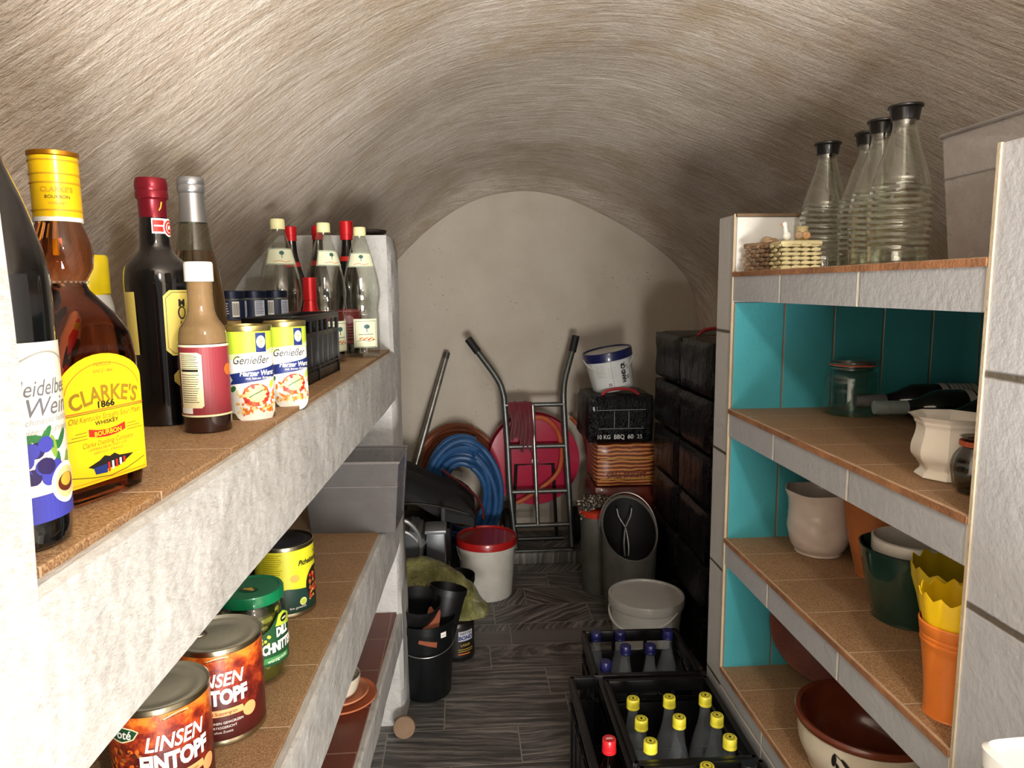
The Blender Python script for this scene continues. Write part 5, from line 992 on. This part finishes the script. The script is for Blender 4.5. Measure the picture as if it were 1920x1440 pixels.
def bag(bm):
    n, m = 26, 40; rows = []
    for i in range(n+1):
        u = i/n; th = u*math.pi*.52; row = []
        for j in range(m):
            a = 2*math.pi*j/m; rx, ry = .205*math.sin(th), .13*math.sin(th); z = .155+.165*math.cos(th)*(1-.25*math.cos(a)*math.sin(th)); q = noise.noise(Vector((rx*math.cos(a)*16, ry*math.sin(a)*16, z*16)))*.014
            row.append(bm.verts.new(((rx+q)*math.cos(a), (ry+q)*math.sin(a), z+q-.055*(math.cos(a)*math.sin(th)+0)*.9)))
        rows.append(row)
    for a, b in zip(rows, rows[1:]):
        for j in range(m): bm.faces.new((a[j], a[(j+1) % m], b[(j+1) % m], b[j]))
tag(shape('plastic_bag', OB, None, bag, loc=(-.115, 2.755, .055)), 'crumpled olive tinted clear plastic bag draped between the black pots and the pump', 'bag')
t = thing('clay_block', 'brown bundle wrapped inside the olive plastic bag', 'bundle', (-.155, 2.74, 0)); shape('bundle', mat('olive_brown_bundle', '5f5a2c', .7, bump=.5, var=.25), t, lambda bm: [loft(bm, [(0, .09, .07, 3), (.12, .10, .08, 3), (.20, .08, .065, 2.5), (.235, .04, .03, 2)], 24)])
PB_ = mat('black_pot_plastic', '0f0f10', .45, var=.05); PBS = mat('black_bucket_plastic', '0c0e10', .35, var=.05)
def pot(nm, lab, cat, loc, r, h, m, rot=None, rb=.72):
    t = thing(nm, lab, cat, loc, rot=rot); shape('pot_body', m, t, lambda bm: lathe(bm, [(0, .002), (r*rb, 0), (r*rb+.003, .004), (r*.95, h*.9), (r, h*.9), (r, h), (r*.97, h), (r*.92, h*.88), (r*rb-.004, .012), (0, .01)], 48)); return t
pot('flower_pot', 'black round pot behind the olive bag touching the red lidded bucket', 'pot', (-.035, 3.075-.12, .0), .078, .235, PB_)
t = pot('mortar_bucket', 'black builder bucket with wire handle at the foot of the far white pillar', 'bucket', (-.145, 2.47, 0), .108, .285, PBS, None, .78)
shape('handle', mat('wire_handle', '9a968e', .35, .8), t, lambda bm: tube(bm, [(.108*math.cos(a), -.110*math.sin(a)*.97-.002, .215-.035*math.sin(a)) for a in [math.pi*i/20 for i in range(21)]], .0018, 6)); p = Print().rect(-.012, .243, .010, .262, WHT, 1).rect(-.009, .25, .006, .2515, INK, 2); p.put('price_sticker', on_cyl(.1085, R(-52)), t, .0012, .004)
pot('flower_pot', 'black flower pot tilted inside the builder bucket', 'pot', (-.185, 2.475, .215), .080, .150, PB_, (R(14), R(8), 0))
pot('flower_pot', 'black flower pot leaning upright at the back of the builder bucket', 'pot', (-.105, 2.50, .150), .070, .22, PB_, (R(-10), R(12), 0))
tag(shape('clay_shard', mat('terracotta_shard', '8a4a30', .8, bump=.3), None, lambda bm: [lathe_part(bm)], loc=(-.140, 2.398, .215), rot=(R(-14), R(18), R(6))), 'terracotta shard standing in the black builder bucket', 'shard')
tag(shape('wood_disc', mat('brown_cork', '7f6650', .8, bump=.3), None, lambda bm: lathe(bm, [(0, 0), (.034, 0), (.036, .004), (.036, .016), (.034, .02), (0, .02)], 30, mtx=Matrix.Rotation(R(75), 4, 'X')), loc=(-.205, 2.20, .0362)), 'small brown round disc on the floor at the foot of the far white pillar', 'disc')
# ================================================================ BOTTLE CRATES
def crate(lab, loc, rz, w, L, h, nx, ny):
    """w along x, L along y; open top box with divider grid"""
    t = thing('bottle_crate', lab, 'crate', loc, rz, 'black bottle crates on the floor by the tiled shelf'); th = .007
    shape('crate_floor', BLK2, t, lambda bm: box(bm, -w/2, w/2, -L/2, L/2, 0, .008), smooth=False)
    def side(ax, s):
        def f(bm):
            half, run = (w/2, L/2) if ax == 0 else (L/2, w/2)
            def B(a0, a1, z0, z1, d0=0, d1=th):
                lo, hi = sorted((s*(half-d0), s*(half-d1)))
                if ax == 0: box(bm, lo, hi, a0, a1, z0, z1, .0012)
                else: box(bm, a0, a1, lo, hi, z0, z1, .0012)
            B(-run, run, 0, h-.07); B(-run, run, h-.035, h, -.004, th+.004)
            for a in (-run, -run*.38, run*.38-.012, run-.02): B(a, a+(.02 if abs(a) > run*.5 else .012), h-.07, h-.035)
            for i in range(7): a = -run+2*run*(i+.5)/7; B(a-.004, a+.004, .01, h-.07, -.003, 0)
            B(-run, run, h-.085, h-.078, -.005, 0); B(-run, run, .02, .026, -.005, 0)
        return f
    for ax, s in ((0, -1), (0, 1), (1, -1), (1, 1)): shape('side_wall' if ax == 0 else 'end_wall', BLK2, t, side(ax, s))
    def grid(bm):
        for i in range(1, nx): x = -w/2+w*i/nx; box(bm, x-.002, x+.002, -L/2+th, L/2-th, .008, h*.55)
        for j in range(1, ny): y = -L/2+L*j/ny; box(bm, -w/2+th, w/2-th, y-.002, y+.002, .008, h*.55)
    if nx > 1: shape('divider', BLK2, t, grid, smooth=False)
    else:
        for j in range(1, ny): shape('divider', BLK2, t, lambda bm: box(bm, -w/2+th, w/2-th, -L/2+L*j/ny-.002, -L/2+L*j/ny+.002, .008, h*.55), smooth=False)
    return [[(loc[0]+(-w/2+w*(i+.5)/nx)*math.cos(rz)-(-L/2+L*(j+.5)/ny)*math.sin(rz), loc[1]+(-w/2+w*(i+.5)/nx)*math.sin(rz)+(-L/2+L*(j+.5)/ny)*math.cos(rz)) for i in range(nx)] for j in range(ny)]
def cbottle(nm, lab, loc, capcol, capname, gcol, hb=.365, grp=None, print_cap=True, r=.0395):
    t = thing(nm, lab, 'bottle', (loc[0], loc[1], .0085), random.uniform(-.6, .6), grp); k = hb/.365
    shape('glass_body', gcol, t, lambda bm: lathe(bm, [(q, z*k) for q, z in sprof([(0, .004), (r-.005, .001), (r, .008), (r, .06), (r, .15), (r-.001, .19), (r-.008, .235), (.020, .28), (.0145, .315), (.0138, .335), (.0138, .35)], 4)], 32))
    c = shape('screw_cap', mat(capname, capcol, .4, coat=.2), t, lambda bm: lathe(bm, [(.0145, hb-.027), (.0170, hb-.027), (.0170, hb-.022), (.0163, hb-.021), (.0168, hb-.018), (.0165, hb-.002), (.0150, hb), (0, hb)], 30, fn=lambda a, q, z, i: (q*(1+(.02*math.cos(24*a) if 3 <= i <= 5 else 0)), z)))
    if nm == 'mineral_bottle':
        s_ = on_cyl(r+.0005, R(-80)); l_ = label(t, s_, -.03, .14, .03, .19, paper('dull_label', 'b9bab8'), base=.0006); p = Print().rect(-.02, .15, .02, .153, NAV, 1).rect(-.02, .165, .02, .172, NAV, 1).rect(-.02, .18, .012, .183, NAV, 1); p.put('label_print', s_, l_, .0009, .004)
    if print_cap:
        p = Print(); pts = [(.0105*math.cos(q), .0105*math.sin(q)) for q in [2*math.pi*i/24 for i in range(25)]]; p.line(pts, .0014, INK, 1).ell(0, 0, .0028, .0045, INK, 1, 12); p.put('cap_print', lambda u, v, off: Vector((u, v, hb+off)), c, .0003)
    return t
GC = sheer('crate_bottle_glass', 'aab2b8', .14, .1)
c1 = crate('black crate of blue capped bottles nearest the white lidded bucket', (.524, 2.045, .0005), R(-2), .305, .270, .345, 4, 3)
b0 = cbottle('mineral_bottle', 'blue capped empty bottle, left end of the far row of its crate', c1[2][0], '1b1c52', 'dark_blue_cap', GC, .355, 'blue capped empty bottles in the far crate', False)
for (j, i), lab in (((1, 1), 'blue capped bottle, second from left in the middle row of its crate'), ((2, 3), 'blue capped bottle in the far right corner of its crate'), ((0, 0), 'blue capped bottle in the near left corner of its crate'), ((1, 2), 'blue capped bottle, third from left in the middle row of its crate'), ((2, 1), 'blue capped bottle with white label in the far row of its crate')):
    dup(b0, (c1[j][i][0], c1[j][i][1], .0085), random.random(), lab)
c2 = crate('black crate of yellow capped bottles in the middle of the floor row', (.535, 1.705, .0005), R(-.5), .292, .362, .345, 3, 4)
GD = mat('dark_clear_bottle', '1c1e24', .08, coat=.6, var=.2)
y0 = None; nmr = ['near', 'second', 'third', 'far']; nmc = ['left', 'middle', 'right']
for j in range(4):
    for i in range(3):
        if j == 3 or (j, i) == (0, 1): continue
        lab = 'yellow capped bottle, %s place in the %s row of the middle crate' % (nmc[i], nmr[j]); x, y = c2[j][i]
        if y0 is None: y0 = cbottle('soda_bottle', lab, (x, y), 'e8dd3e', 'yellow_screw_cap', GC, .362, 'yellow capped bottles in the middle crate')
        else: dup(y0, (x, y, .0085), random.uniform(-.5, .5), lab)
c3 = crate('black crate of bottles nearest the camera, cut by the bottom of the photo', (.540, 1.335, .0005), R(-.5), .292, .362, .345, 3, 4)
cx = c3[3][1]; dup(y0, (cx[0], cx[1], .0085), .3, 'yellow capped bottle in the crate nearest the camera', 'bottles in the nearest crate')
cx = c3[3][2]; cbottle('soda_bottle', 'black capped bottle in the crate nearest the camera', cx, '1a1a1c', 'black_screw_cap', GC, .362, 'bottles in the nearest crate', False)
c4 = crate('narrow black crate holding the red capped cola bottle', (.339, 1.680, .0005), R(-.5), .088, .50, .335, 1, 5)
x, y = c4[1][0]; COLA = mat('dark_cola', '150806', .08, coat=.7); t = thing('cola_bottle', 'cola bottle with bright red cap and red label in the narrow crate', 'bottle', (x, y, .0085))
bottle_body(t, sprof([(0, .003), (.030, .001), (.034, .01), (.032, .06), (.034, .11), (.0345, .20), (.030, .24), (.022, .275), (.0155, .305), (.0138, .33), (.0138, .345)], 4)+[(0, .345)], COLA)
c = shape('screw_cap', mat('cola_red_cap', 'd0222a', .35, coat=.4), t, lambda bm: lathe(bm, [(.0145, .333), (.0175, .333), (.0175, .340), (.0165, .341), (.0170, .344), (.0165, .365), (.015, .367), (0, .367)], 36)); p = Print().rect(-.009, -.0035, .009, -.001, WHT, 1).rect(-.006, .001, .007, .003, WHT, 1); p.put('cap_print', lambda u, v, off: Vector((u, v, .367+off)), c, .0003)
s = on_cyl(.0350, R(-75)); l = label(t, s, -.06, .13, .06, .20, paper('cola_red', 'c01e28'), base=.0004); cn = lambda u, v, off: Vector(((.034-(v-.20)*.22+off)*math.cos(R(-75)+u/.03), (.034-(v-.20)*.22+off)*math.sin(R(-75)+u/.03), v))
p = Print().text('Cola', 0, .165, .04, WHT, 1, .3, .001); lettered(l, 'lettering', s, p)
shape('neck_label', paper('cola_red', 'c01e28'), t, lambda bm: lathe(bm, [(.0268, .258), (.0200, .292)], 32))
